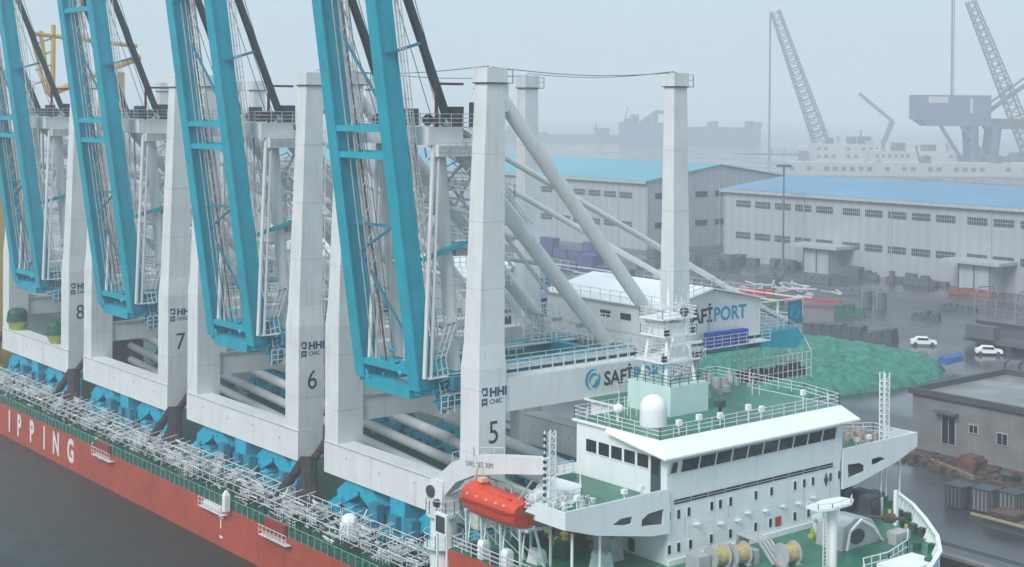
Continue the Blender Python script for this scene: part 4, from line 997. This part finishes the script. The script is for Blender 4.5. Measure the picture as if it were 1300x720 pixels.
r = root('machinery_block', (88, 206, 4.8), 'dark brown weathered machinery block seen through the frame of crane 8', 'machinery')
MB().box(84, 92, 200, 212, 4.8, 12).frus((85, 91, 201, 211, 12.004), (86, 90, 203, 209, 16)).build('housing', 'brown', r)
MB().box(83.6, 83.99, 202, 206, 8, 12).box(83.6, 83.99, 207, 210, 7, 10).each('panel', 'rubber', r)
MB().tube((86, 204, 16), (86, 204, 18.5), .6, 10).tube((89, 208, 16), (89, 208, 17.8), .8, 10).each('exhaust', 'dark', r)

# ================================================================== YARD
def warehouse(name, x0, x1, y0, y1, ze, zr, wallm, roofm, lab, front_gable):
    r = root(name, ((x0+x1)/2, (y0+y1)/2, QZ), lab, 'warehouse')
    xm = (x0+x1)/2
    W = MB().prism([(x0, QZ), (x1, QZ), (x1, ze), (xm, zr), (x0, ze)], XZ, y0, y1).build('wall', wallm, r)
    rf = MB()
    for a, b_ in (((x0-.8, ze-.05), (xm, zr+.05)), ((xm, zr+.05), (x1+.8, ze-.05))):
        P = [(a[0], y0-.6, a[1]+.1), (b_[0], y0-.6, b_[1]+.1), (b_[0], y1+.6, b_[1]+.1), (a[0], y1+.6, a[1]+.1)]
        rf.add(P+[(p[0], p[1], p[2]+.35) for p in P], [(0, 1, 2, 3), (4, 7, 6, 5), (0, 4, 5, 1), (1, 5, 6, 2), (2, 6, 7, 3), (3, 7, 4, 0)])
    rf.build('roof', roofm, r)
    MB().box(x0-1.1, x0-.82, y0-.6, y1+.6, ze-.5, ze+.25).build('gutter', 'cgrey', r)
    for zz in (19.2, 10.6):
        yy = y1-4.5; k = 0
        while yy-5.2 > y0+1 and k < 45:
            wn = MB().box(x0-.12, x0-.004, yy-5.2, yy, zz-.85, zz+.85).build('window', 'glass', r)
            bb = MB()
            for i in range(8): bb.box(x0-.17, x0-.124, yy-.55-i*.63, yy-.45-i*.63, zz-.85, zz+.85)
            bb.box(x0-.17, x0-.124, yy-5.2, yy, zz-.06, zz+.06).build('window_bars', 'wall', wn)
            yy -= 6.9+(1.6 if k % 5 == 4 else 0); k += 1
        xx = x0+3.5
        while xx+5 < x1-1:
            wn = MB().box(xx, xx+(5.0 if front_gable else 5), y0-.12, y0-.004, zz-.85, zz+.85).build('window', 'glass', r); xx += 8.5
    dp = MB(); yy = y1-.4
    while yy > y0: dp.box(x0-.25, x0-.01, yy-.2, yy, QZ, ze-.5); yy -= 27.5
    dp.box(x0+.2, x0+.4, y0-.25, y0-.01, QZ, ze-.5); dp.box(xm-.2, xm, y0-.25, y0-.01, QZ, zr-1)
    dp.each('downpipe', 'cgrey', r)
    return r
w2 = warehouse('warehouse', 295, 352, 110, 270.6, 22.6, 25.6, 'wall', 'roofb', 'long white two-storey warehouse with bright blue roof on the right', False)
w1 = warehouse('warehouse', 294, 356, 300, 560, 23.4, 27.6, 'wall', 'rooft', 'long white warehouse with pale teal roof behind the crane legs', True)
for y, lab in ((233.7, 'l'), (188.3, 'r')):
    P = MB().box(287.5, 294.9, y-7.5, y+7.5, 9.9, 10.7).build('porch', 'cgrey', w2)
    MB().box(289.2, 294.85, y-4.2, y+4.2, QZ, 9.88).build('porch_bay', 'wall', P)
    MB().box(289.1, 289.18, y-.15, y+.15, QZ, 9.8).box(289.1, 289.18, y-4.2, y-3.9, QZ, 9.8).box(289.1, 289.18, y+3.9, y+4.2, QZ, 9.8).build('door_jamb', 'grille', P)
st = MB()
for k in range(60):
    y = random.uniform(195, 268); x = random.uniform(288, 293.5)
    if abs(y-233) < 9 or abs(y-188) < 9: continue
    st.box(x, x+random.uniform(.8, 2), y, y+random.uniform(1, 4), QZ, QZ+random.uniform(.6, 2.4))
tag(st.build('wall_side_stores', 'farm'), 'grey heaps of stores piled along the blue-roofed warehouse wall', 'stores', kind='stuff')
# lamp post in front of the warehouse
lp = root('lamp_post', (285, 241, QZ), 'tall grey lamp mast with round head before the blue-roofed warehouse', 'lamp post')
MB().tube((285, 241, QZ), (285, 241, 30.2), .32, 10, .18).build('post', 'farm', lp)
MB().tube((285, 241, 30.2), (285, 241, 30.8), 1.9, 12).build('lamp_head', 'farm', lp)
# green netted heap
random.seed(5)
nx, ny = 120, 90; vs = []; fs = []
import mathutils
for j in range(ny+1):
    for i in range(nx+1):
        u, v = i/nx*2-1, j/ny*2-1
        cx_, cy_ = 175.0, 151.5
        # long axis runs along y/x diagonal of the quay
        a = V(.80, .60, 0)*u*27; b_ = V(-.60, .80, 0)*v*16.5
        a = V(.16, 1, 0).normalized()*u*21; b_ = V(1, -.16, 0).normalized()*v*29.5
        x, y = cx_+a.x+b_.x, cy_+a.y+b_.y
        r_ = (abs(u)**2.6+abs(v)**2.6)
        h = max(0, 1-r_)**.55*3.3
        nn = mathutils.noise.noise(V(x*.09, y*.09, 1))*1.5+mathutils.noise.noise(V(x*.3, y*.3, 4))*.8+abs(mathutils.noise.noise(V(x*.7, y*.7, 7)))*.9
        z = QZ-.1+h*(1+.22*nn)+(.25*nn if h > .2 else 0)+(.35*abs(mathutils.noise.noise(V(x*1.1+y*.5, y*1.3, 3))) if h > .3 else 0)
        vs.append((x, y, z))
fs = [(j*(nx+1)+i, j*(nx+1)+i+1, (j+1)*(nx+1)+i+1, (j+1)*(nx+1)+i) for j in range(ny) for i in range(nx)]
mo = MB().add(vs, fs).build('netted_heap', 'net', None, True)
tag(mo, 'wide heap of spoil covered in green netting on the quay', 'heap')
tp = MB()
tp.prism([(-1.0, 0), (1.0, 0), (.8, .9), (0, 1.3), (-.8, .9)], lambda u, v, t: (198.5+t*.95+u*.2, 133.3+u+t*.1, QZ+1.4+v), -3, 3)
tag(tp.build('blue_sheet', 'tarp'), 'blue tarpaulin roll on the right edge of the green netted heap', 'tarpaulin')
# cars
def car(x, y, rot, lab, van):
    r = root('parked_car', (x, y, QZ), lab, 'car', 'white cars on the wet yard')
    T = Matrix.Translation((x, y, QZ)) @ Matrix.Rotation(rot, 4, 'Z')
    def bd(mb, name, m, par=r, sm=False):
        mb.v = [tuple(T @ V(v)) for v in mb.v]; return mb.build(name, m, par, sm)
    if van: prof = [(-2.4, .35), (2.4, .35), (2.45, .95), (1.9, 1.15), (1.3, 1.95), (-2.3, 2.0), (-2.42, 1.2)]
    else: prof = [(-2.2, .35), (2.2, .35), (2.2, .8), (1.3, .98), (.7, 1.45), (-1.0, 1.48), (-1.7, 1.0), (-2.2, .95)]
    b_ = bd(MB().prism(prof, lambda u, v, t: (u, t, v), -.88, .88), 'body', 'roofw')
    zz = (1.25, 1.75) if van else (1.0, 1.38)
    bd(MB().box(-2.0 if van else -1.1, 1.1 if van else .75, -.92, -.885, *zz).box(-2.0 if van else -1.1, 1.1 if van else .75, .885, .92, *zz), 'side_windows', 'glass')
    k = 1.95 if van else 1.35
    bd(MB().add([(k, -.75, 1.18 if van else .98), (k, .75, 1.18 if van else .98), (1.4 if van else .8, .7, 1.85 if van else 1.42), (1.4 if van else .8, -.7, 1.85 if van else 1.42)], [(0, 1, 2, 3)]), 'windscreen', 'glass')
    for u in (-1.45, 1.45):
        for t in (-.9, .72): bd(MB().tube((u, t, .33), (u, t+.18, .33), .33, 12), 'wheel', 'dark')
car(216.2, 150.8, R(-48), 'larger white car parked on the wet yard beyond the green heap', False)
car(217, 138.3, R(-50), 'low white car on the wet yard near the flatbed trailer', False)
# dark sheeted stack row behind the heap
def lump(name, x0, y0, x1, y1, w_, h_, m, lab, cat, n=9, grp=None):
    mb = MB(); a, b_ = V(x0, y0, 0), V(x1, y1, 0); d_ = (b_-a); L = d_.length; d_.normalize(); p = V(-d_.y, d_.x, 0)
    for i in range(n):
        c = a+d_*L*(i+.5)/n; hh = h_*random.uniform(.65, 1.1); ll = L/n*.53
        mb.add([tuple(c+d_*ll*sx*kk+p*w_/2*sy*kk+V(0, 0, QZ+z)) for z, kk in ((0, 1), (hh, .8)) for sx, sy in ((-1, -1), (1, -1), (1, 1), (-1, 1))],
               [(3, 2, 1, 0), (4, 5, 6, 7), (0, 1, 5, 4), (1, 2, 6, 5), (2, 3, 7, 6), (3, 0, 4, 7)])
    return tag(mb.build(name, m), lab, cat, grp)
lump('sheeted_stack', 210, 172, 214.5, 155.5, 3.6, 2.2, 'dark', 'low dark sheeted stack lying behind the green heap', 'stack')
lump('green_machine', 233, 183.5, 236, 178.5, 3.0, 2.4, 'greend', 'dark green machine near the two upright dark tanks', 'machine', 3)
lump('green_machine', 226, 197, 229, 190.5, 3.0, 1.4, 'greend', 'flat dark green frame in front of the red beam', 'machine', 3)
for k, (x, y) in enumerate(((248.5, 187.6), (248.7, 184.0))):
    r = root('upright_tank', (x, y, QZ), ('left' if k == 0 else 'right')+' one of two dark upright tanks standing together on the yard', 'tank', 'dark upright tanks')
    MB().tube((x, y, QZ), (x, y, QZ+3.4), 1.25, 12).tube((x, y, QZ+3.4), (x, y, QZ+3.7), 1.0, 12, .5).build('shell', 'farm', r)
    MB().bar((x-1.3, y, QZ), (x-1.3, y, QZ+3.6), .12).build('ladder', 'cgrey', r)
rb = root('red_beam', (243, 200, QZ), 'long bright red steel beam lying on the wet yard', 'beam')
MB().bar((238, 213, QZ+.8), (245, 191.5, QZ+.8), 1.1, .5).build('beam', 'redb', rb)
MB().bar((237, 214, QZ+1.6), (240, 205.5, QZ+1.6), 1.6, 1.4).build('end_block', 'redb', rb)
r = root('pipe_pile', (252, 213, QZ), 'pile of white pipes and frames beyond the red beam', 'pile')
mb = MB()
for k in range(34):
    x, y = 246+random.uniform(0, 12), 220-random.uniform(0, 18); mb.tube((x, y, QZ+random.uniform(.3, 1.9)), (x+random.uniform(-3, 3), y+random.uniform(-5, 5), QZ+random.uniform(.3, 1.9)), .22, 6)
mb.each('pipe', 'farw', r)
# purple-sheeted stores and low huts seen through the crane legs
def boxes_thing(name, lab, cat, lst, m, grp=None):
    r = MB()
    for (x, y, sx, sy, h) in lst: r.box(x-sx/2, x+sx/2, y-sy/2, y+sy/2, QZ, QZ+h)
    return tag(r.build(name, m), lab, cat, grp)
M['purple'] = mat('violet_sheet', (.08, .09, .20), .7, .3, .3)
for k, (x, y, L) in enumerate(((262, 300, 30), (240, 262, 24), (255, 345, 34))):
    r = root('container_row', (x, y, QZ), ('row of dark violet crates standing before the teal-roofed warehouse', 'row of dark violet crates nearer the machinery house roof', 'row of dark violet crates at the far left of the yard')[k], 'crates', 'violet crate rows on the yard')
    for i in range(int(L/6)):
        MB().box(x-1.4, x+1.4, y-L/2+i*6.1, y-L/2+i*6.1+5.6, QZ, QZ+2.5+(2.5 if (i+k) % 3 == 0 else 0)).build('crate', 'purple', r)
for k in range(13):
    x, y = random.uniform(225, 285), random.uniform(215, 330)
    if 236 < x < 262 and 185 < y < 225: continue
    o = MB(); h = random.uniform(1.2, 2.6); sx, sy = random.uniform(2, 4), random.uniform(3, 8)
    o.box(x-sx/2, x+sx/2, y-sy/2, y+sy/2, QZ, QZ+h).box(x-sx/3, x+sx/3, y-sy/3, y+sy/3, QZ+h, QZ+h+.5)
    tag(o.build('steel_stack', 'farm' if k % 3 else 'farw'), 'grey stack of steel sections on the wet yard behind the cranes' if k % 3 else 'white stack of steel sections on the wet yard behind the cranes', 'stack', 'steel stacks on the yard')
for k, (x, y, L_) in enumerate(((243, 172, 5), (262, 205, 9), (236, 205, 4), (258, 176, 7), (272, 226, 8), (212, 117, 8), (246, 120, 9), (262, 150, 6))):
    lump('sheeted_stack', x, y, x+L_*.35, y-L_, 2.6, 1.5, ('dark', 'farm', 'greend')[k % 3], ('dark', 'grey', 'dark green')[k % 3]+' low stack on the wet yard, '+('between the green machine and the right porch', 'behind the white pipe pile', 'beside the red beam end', 'right of the upright tanks', 'before the left porch of the warehouse', 'behind the grey building near the trailer', 'at the right edge beyond the trailer', 'beyond the trailer below the right porch')[k], 'stack', 6, 'sheeted stacks on the yard')
# near grey building on the right
gbd = root('grey_building', (152, 85, QZ), 'low grey rendered building with flat roof and small windows at the right', 'building')
bx0, bx1, by0, by1, bz = 149.6, 170, 60, 105.8, 10.2
MB().box(bx0, bx1, by0, by1, QZ, bz).build('wall', 'conc', gbd)
rf = MB().add([(bx0-.4, by0, bz+.01), (bx1+.4, by0, bz+.01), (bx1+.4, by1+.4, bz+.01), (bx0-.4, by1+.4, bz+.01)], [(0, 1, 2, 3)])
rf.box(bx0-.4, bx0+.1, by0, by1+.4, bz+.02, bz+.75).box(bx0+.104, bx1+.4, by1-.1, by1+.4, bz+.02, bz+.75).box(bx1-.1, bx1+.4, by0, by1-.104, bz+.02, bz+.75)
rf.build('parapet', mat('roof_edge', (.07, .075, .08), .6), gbd)
MB().add([(bx0+.1, by0, bz+.02), (bx1-.1, by0, bz+.02), (bx1-.1, by1-.1, bz+.02), (bx0+.1, by1-.1, bz+.02)], [(0, 1, 2, 3)]).build('roof', 'slab', gbd)
for y, z, w_, h_ in ((100.6, 6.6, 2.0, 3.6), (97.2, 7.3, 1.3, 1.1), (93.4, 6.8, 1.5, 1.5), (89.4, 7.0, 1.4, 1.1), (85.4, 7.0, 1.4, 1.1)):
    f_ = MB().box(bx0-.12, bx0-.004, y-w_/2, y+w_/2, z-h_/2, z+h_/2).build('window' if h_ < 3 else 'door', 'cgrey', gbd)
    MB().box(bx0-.16, bx0-.124, y-w_/2+.12, y-.06, z-h_/2+.12, z+h_/2-.12).box(bx0-.16, bx0-.124, y+.06, y+w_/2-.12, z-h_/2+.12, z+h_/2-.12).build('pane', 'glass', f_)
MB().box(bx0-1.2, bx0-.13, 99.2, 102.2, 8.6, 8.75).build('door_canopy', 'farm', gbd)
# brown rubble strip in front of it
mb = MB()
for k in range(420):
    t = random.random(); y = 104-t*40; x = 146.5-random.random()*6.5*(.6+.6*t)+.0; s_ = random.uniform(.25, 1.0)
    mb.box(x, x+s_, y, y+s_*random.uniform(.6, 1.6), QZ, QZ+s_*random.uniform(.3, .9))
tag(mb.build('rubble', 'brown'), 'brown rubble and scrap strewn before the grey building', 'rubble', kind='stuff')
tag(MB().bar((149, 110, QZ+.3), (141.6, 92, QZ+.3), .5, .5).build('timber_edge', mat('timber', (.20, .16, .13), .9, .4, 1)), 'long pale timber lying along the rubble strip', 'timber')
# scrap pieces large enough to count
M['rust'] = mat('rust_red', (.20, .07, .055), .9, .4, .8)
for k, (x, y, s_, m_, lab) in enumerate(((145.2, 94.6, 2.6, 'rust', 'rusty red open bin on the rubble before the grey building'), (144.0, 89.0, 1.8, 'greend', 'dark green bin on the rubble before the grey building'), (145.5, 85.4, 2.4, 'rust', 'rusty red bin at the right edge of the rubble'))):
    r = root('scrap_bin', (x, y, QZ), lab, 'bin')
    MB().frus((x-s_*.4, x+s_*.4, y-s_*.4, y+s_*.4, QZ), (x-s_*.5, x+s_*.5, y-s_*.5, y+s_*.5, QZ+s_*.55)).build('bin_body', m_, r)
    MB().frus((x-s_*.42, x+s_*.42, y-s_*.42, y+s_*.42, QZ+s_*.555), (x-s_*.35, x+s_*.35, y-s_*.35, y+s_*.35, QZ+s_*.7)).build('scrap', 'brown', r)
# grey ribbed bins and dark container
for k, (x, y) in enumerate(((131.2, 86.9), (132.2, 84.4), (133.2, 81.9))):
    r = root('ribbed_bin', (x, y, QZ), ('leftmost', 'middle', 'rightmost')[k]+' of three square ribbed grey bins on the quay', 'bin', 'ribbed grey bins on the quay')
    MB().box(x-1.1, x+1.1, y-1.05, y+1.05, QZ+.12, QZ+2.3).build('bin_body', 'farm' if k == 0 else 'conc', r)
    rb_ = MB()
    for j in range(5): rb_.box(x-1.2, x-1.104, y-1.0+j*.46, y-.88+j*.46, QZ+.12, QZ+2.3)
    for j in range(4): rb_.box(x-1.1+j*.66, x-1.0+j*.66, y-1.15, y-1.054, QZ+.12, QZ+2.3)
    rb_.box(x-1.2, x+1.2, y-1.15, y+1.15, QZ+2.304, QZ+2.4).build('bin_ribs', 'dark', r)
r = root('dark_container', (134.6, 77.6, QZ), 'dark open-fronted container with pale sacks beside the ribbed bins', 'container')
MB().box(134.4, 137.6, 74.6, 79.8, QZ, QZ+3.0).build('shell', 'dark', r)
MB().frus((133.0, 134.3, 77.6, 79.0, QZ+.1), (133.2, 134.2, 77.8, 78.8, QZ+1.5)).frus((132.6, 133.9, 78.2, 79.6, QZ), (132.8, 133.7, 78.4, 79.4, QZ+.8)).build('sacks', 'conc', r)
r = root('flat_skip', (127.5, 77.2, QZ), 'dark flat skip with a yellow pipe along its side on the quay', 'skip')
MB().box(127.0, 130.4, 70.5, 81.4, QZ, QZ+1.0).build('bed', 'farm', r)
MB().box(127.3, 130.1, 78.0, 81.0, QZ+1.004, QZ+1.6).box(128.0, 129.6, 72, 76, QZ+1.004, QZ+1.4).each('load', 'brown', r)
MB().bar((126.4, 82.4, QZ+1.15), (126.2, 69.5, QZ+1.15), .22).build('yellow_pipe', mat('pale_yellow', (.35, .30, .15), .8), r)
# steel frames on trailer at right
r = root('flatbed_trailer', (228, 137, QZ), 'dark trailer carrying grey steel cage frames at the right edge', 'trailer')
MB().box(222, 227, 118, 146.5, QZ+.9, QZ+1.7).build('bed', 'farm', r)
MB().box(221, 223, 140, 145.6, QZ+1.704, QZ+4.0).box(221.5, 226, 122, 131, QZ+1.704, QZ+4.4).each('load', 'farm', r)
fr = MB()
for y in (147, 139, 130):
    fr.path([(226, y, QZ+4.6), (226.2, y, QZ+8.6), (227.5, y, QZ+9.8), (232, y, QZ+9.8), (233, y, QZ+4.6)], .3, 6)
for z in (4.8, 6.4, 8.0, 9.6): fr.bar((226.1, 147, QZ+z), (226.1, 118, QZ+z), .12)
for y in range(119, 147, 2): fr.bar((226.1, y, QZ+4.8), (227.3, y, QZ+9.6), .14)
fr.bar((225.6, 148, QZ+4.4), (225.6, 117, QZ+4.4), .35, .2).build('cage_frame', 'conc', r)
MB().box(226.5, 232.5, 118, 147, QZ, QZ+4.2).build('cradle', 'farm', r)
for k in range(5): MB().tube((222.2, 121+k*5.6, QZ+.5), (222.7, 121+k*5.6, QZ+.5), .5, 12).build('wheel', 'dark', r)
lump('sheeted_stack', 200.5, 127, 206, 113, 4.6, 2.4, 'farm', 'dark sheeted stack behind the grey building roof', 'stack', 7)
lump('sheeted_stack', 270, 160, 275, 135, 5, 3.0, 'farw', 'pale stack between the trailer and the warehouse', 'stack', 5)
lump('red_frame', 284, 191, 286, 181, 3, 1.2, 'rust', 'rust red frames lying below the right porch of the warehouse', 'frames', 4)

# ================================================================== FAR SHIPYARD IN THE HAZE
def lattice(mb, p, q, w0, w1, n, t=.35):
    p, q = V(p), V(q); d_ = (q-p).normalized(); u = d_.cross(V(-.6, -.8, .0)).normalized(); v = u.cross(d_).normalized()
    pts = []
    for i in range(n+1):
        c = p.lerp(q, i/n); w_ = w0+(w1-w0)*i/n; pts.append([c+u*sx*w_/2+v*sy*w_/2 for sx, sy in ((-1, -1), (1, -1), (1, 1), (-1, 1))])
    for k in range(4): mb.bar(pts[0][k], pts[-1][k], t)
    for i in range(n):
        for k in range(4):
            mb.bar(pts[i][k], pts[i+1][(k+1) % 4], t*.6); mb.bar(pts[i][k], pts[i][(k+1) % 4], t*.6)
def dirp(px, py, d_):   # point at a distance along a bearing (used only to choose real positions of far things)
    v = fw+rt*((px-650)/1823.45)+up*((149.35-py)/1823.45); return V(0, 0, 45)+v*d_
# crane with the violet machinery house
D = 980
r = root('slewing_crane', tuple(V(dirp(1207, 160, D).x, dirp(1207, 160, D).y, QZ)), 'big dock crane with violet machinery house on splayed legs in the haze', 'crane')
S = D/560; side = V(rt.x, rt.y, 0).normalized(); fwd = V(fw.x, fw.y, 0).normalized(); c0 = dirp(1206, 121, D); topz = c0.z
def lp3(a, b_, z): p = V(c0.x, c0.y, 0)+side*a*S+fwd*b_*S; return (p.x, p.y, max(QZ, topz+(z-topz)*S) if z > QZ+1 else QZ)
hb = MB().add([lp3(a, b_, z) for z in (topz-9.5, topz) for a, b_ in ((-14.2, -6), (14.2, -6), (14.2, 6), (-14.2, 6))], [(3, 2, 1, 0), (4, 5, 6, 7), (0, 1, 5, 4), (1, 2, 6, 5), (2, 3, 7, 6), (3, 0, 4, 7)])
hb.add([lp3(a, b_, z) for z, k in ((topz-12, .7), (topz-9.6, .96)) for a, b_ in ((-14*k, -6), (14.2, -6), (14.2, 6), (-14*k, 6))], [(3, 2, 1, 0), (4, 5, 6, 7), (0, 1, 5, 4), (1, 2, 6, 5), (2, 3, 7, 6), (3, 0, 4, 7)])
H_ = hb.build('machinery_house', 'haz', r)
pn = MB().add([lp3(-10, -6.2, topz-3), lp3(-2.4, -6.2, topz-3), lp3(-2.4, -6.2, topz-.6), lp3(-10, -6.2, topz-.6)], [(0, 1, 2, 3)]).add([lp3(6, -6.2, topz-7), lp3(7, -6.2, topz-7), lp3(7, -6.2, topz-1.2), lp3(6, -6.2, topz-1.2)], [(0, 1, 2, 3)])
pn.each('white_panel', 'farw', H_)
lg = MB()
for a, b_, a2 in ((8, -5, 8), (17, -5, 15), (8, 5, 9), (17, 5, 15)): lg.bar(lp3(a, b_, topz-12), lp3(a2, b_, QZ), 2.4*S)
lg.bar(lp3(-5, -5, topz-12), lp3(4, -5, topz-26), 1.2*S).bar(lp3(3, -5, topz-12), lp3(16, -5, topz-28), 1.2*S).bar(lp3(14, -5, topz-30), lp3(34, -5, topz-22), 1.2*S).bar(lp3(8, -5, topz-29), lp3(34, -5, topz-29), 3*S)
lg.bar(lp3(12, -5, topz-40), lp3(30, -5, topz-30), 1.0*S).bar(lp3(30, -5, topz-40), lp3(12, -5, topz-30), 1.0*S)
lg.build('portal_legs', 'haz', r)
bm_ = MB(); lattice(bm_, lp3(33, 0, topz-25), lp3(7.5, 0, topz+37), 5.5*S, 3.0*S, 22, .5*S); bm_.build('lattice_boom', 'farm', r)
sb = MB(); 
sb.bar(lp3(14, 0, topz-7), lp3(40, 0, topz+12), 1.5*S).bar(lp3(14, 0, topz-4), lp3(40, 0, topz+15), .8*S).bar(lp3(14, 2, topz-11), lp3(42, 2, topz-11), 4*S).build('counter_jib', 'farm', r)
MB().bar(lp3(.6, 0, topz), lp3(.6, 0, topz+40), .5*S).bar(lp3(1.4, 0, topz), lp3(1.4, 0, topz+40), .25*S).build('hoist_wires', 'farm', r)
# lattice crane left of it
D = 1180; S = D/720
r = root('lattice_crane', tuple(V(dirp(1040, 200, D).x, dirp(1040, 200, D).y, QZ)), 'tall lattice boom crane with hanging hoist wire in the haze', 'crane')
mb = MB(); lattice(mb, dirp(1046, 190, D), dirp(984, 14, D), 7*S, 4*S, 22, .7*S); mb.build('lattice_boom', 'farm', r)
p = dirp(978, 14, D); MB().bar(p, (p.x, p.y, QZ), .7*S).build('hoist_wire', 'farm', r)
p = dirp(1042, 195, D); MB().box(p.x-13, p.x+13, p.y-13, p.y+13, QZ, p.z+2).build('base_house', 'farm', r)
# knuckle crane
D = 1250; S = D/760
r = root('knuckle_crane', tuple(V(dirp(1110, 205, D).x, dirp(1110, 205, D).y, QZ)), 'small folded-arm crane standing between the two lattice cranes', 'crane')
MB().bar(dirp(1091, 119, D), dirp(1133, 154, D), 1.6*S).bar(dirp(1133, 154, D), dirp(1112, 205, D), 2.2*S).build('folded_arm', 'farm', r)
MB().bar(dirp(1112, 205, D), (dirp(1112, 205, D).x, dirp(1112, 205, D).y, QZ), 4*S).build('pedestal', 'farm', r)
# blocks: white deck blocks and sheds of the yard beyond
def block(name, px0, px1, pt, D, depth, m, lab, cat, grp=None, wins=0, storeys=1):
    a, b_ = dirp(px0, pt, D), dirp(px1, pt, D); z1 = (a.z+b_.z)/2
    dd = V(fw.x, fw.y, 0).normalized()*depth
    r = root(name, (a.x, a.y, QZ), lab, cat, grp)
    P = [V(a.x, a.y, 0), V(b_.x, b_.y, 0), V(b_.x, b_.y, 0)+dd, V(a.x, a.y, 0)+dd]
    vs = [(p.x, p.y, z) for z in (QZ, z1) for p in P]
    MB().add(vs, [(3, 2, 1, 0), (4, 5, 6, 7), (0, 1, 5, 4), (1, 2, 6, 5), (2, 3, 7, 6), (3, 0, 4, 7)]).build('block_wall', m, r)
    for k in range(7):
        p = P[0].lerp(P[1], random.uniform(.03, .95)); s2 = random.uniform(2, 9)*D/1000; h2 = random.uniform(1.5, 6)*D/1000
        if k % 3 == 2: MB().bar((p.x, p.y, z1), (p.x+random.uniform(-8, 8), p.y, z1+h2*2.4), .8).build('roof_mast', 'farm', r)
        else: MB().box(p.x, p.x+s2, p.y, p.y+s2*.8, z1, z1+h2).build('roof_unit', m if k % 2 else 'farm', r)
    if wins:
        wn = MB(); u = (P[1]-P[0]); L = u.length; u.normalize(); nn = V(u.y, -u.x, 0)
        for s_ in range(storeys):
            z = z1-2.6-s_*6.0
            for i in range(wins):
                if random.random() < .4: continue
                t = L*(i+.2)/wins; p = P[0]+u*t-dd.normalized()*.1; q = p+u*L/wins*.55
                wn.add([(p.x, p.y, z-2.6), (q.x, q.y, z-2.6), (q.x, q.y, z), (p.x, p.y, z)], [(0, 1, 2, 3)])
        wn.each('opening', 'farm', r)
    return r
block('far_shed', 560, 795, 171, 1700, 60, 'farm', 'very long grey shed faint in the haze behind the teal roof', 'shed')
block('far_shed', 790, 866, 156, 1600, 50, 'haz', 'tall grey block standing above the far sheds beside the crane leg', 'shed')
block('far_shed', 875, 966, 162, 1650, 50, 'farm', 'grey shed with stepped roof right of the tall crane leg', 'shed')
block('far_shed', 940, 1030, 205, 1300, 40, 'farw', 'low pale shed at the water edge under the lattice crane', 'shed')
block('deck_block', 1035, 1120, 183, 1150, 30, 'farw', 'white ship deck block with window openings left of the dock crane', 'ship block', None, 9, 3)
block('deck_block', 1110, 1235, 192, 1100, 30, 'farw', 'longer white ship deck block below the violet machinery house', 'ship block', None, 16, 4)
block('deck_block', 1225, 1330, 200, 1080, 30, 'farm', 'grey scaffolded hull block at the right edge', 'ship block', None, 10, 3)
block('deck_block', 1000, 1330, 207, 900, 24, 'cgrey', 'low grey wall of stores directly above the blue warehouse roof', 'ship block', None, 30, 2)
D = 1560; S = D/850
r = root('roof_crane', tuple(V(dirp(832, 150, D).x, dirp(832, 150, D).y, QZ)), 'small angular crane on top of the tall far block', 'crane')
MB().bar(dirp(811, 157, D), dirp(832, 142, D), 1.6*S).bar(dirp(832, 142, D), dirp(850, 143, D), 2.2*S).bar(dirp(832, 142, D), dirp(831, 158, D), 2.5*S).build('jib', 'farm', r)
r = root('distant_mast', tuple(V(dirp(762, 175, D).x, dirp(762, 175, D).y, QZ)), 'thin leaning derrick left of the tall far block', 'derrick')
MB().bar(dirp(756, 158, D), dirp(770, 200, D), 1.2*S).bar(dirp(764, 172, D), dirp(752, 162, D), .8*S).build('derrick_arm', 'farm', r)

# ================================================================== HAZE
hz = MB().box(-BIG-60, BIG+60, -BIG-60, BIG+60, -3, 150).build('haze', 'wall'); hz['kind'] = 'stuff'
hm = bpy.data.materials.new('haze_air'); hm.use_nodes = True; hn = hm.node_tree; hn.nodes.clear()
ho = hn.nodes.new('ShaderNodeOutputMaterial'); hv = hn.nodes.new('ShaderNodeVolumePrincipled')
hv.inputs['Color'].default_value = (.93, .97, 1.0, 1); hv.inputs['Density'].default_value = HAZE; hv.inputs['Anisotropy'].default_value = 0.0
hn.links.new(hv.outputs[0], ho.inputs['Volume'])
hz.data.materials.clear(); hz.data.materials.append(hm)
hz['label'] = 'pale sea haze over the harbour'
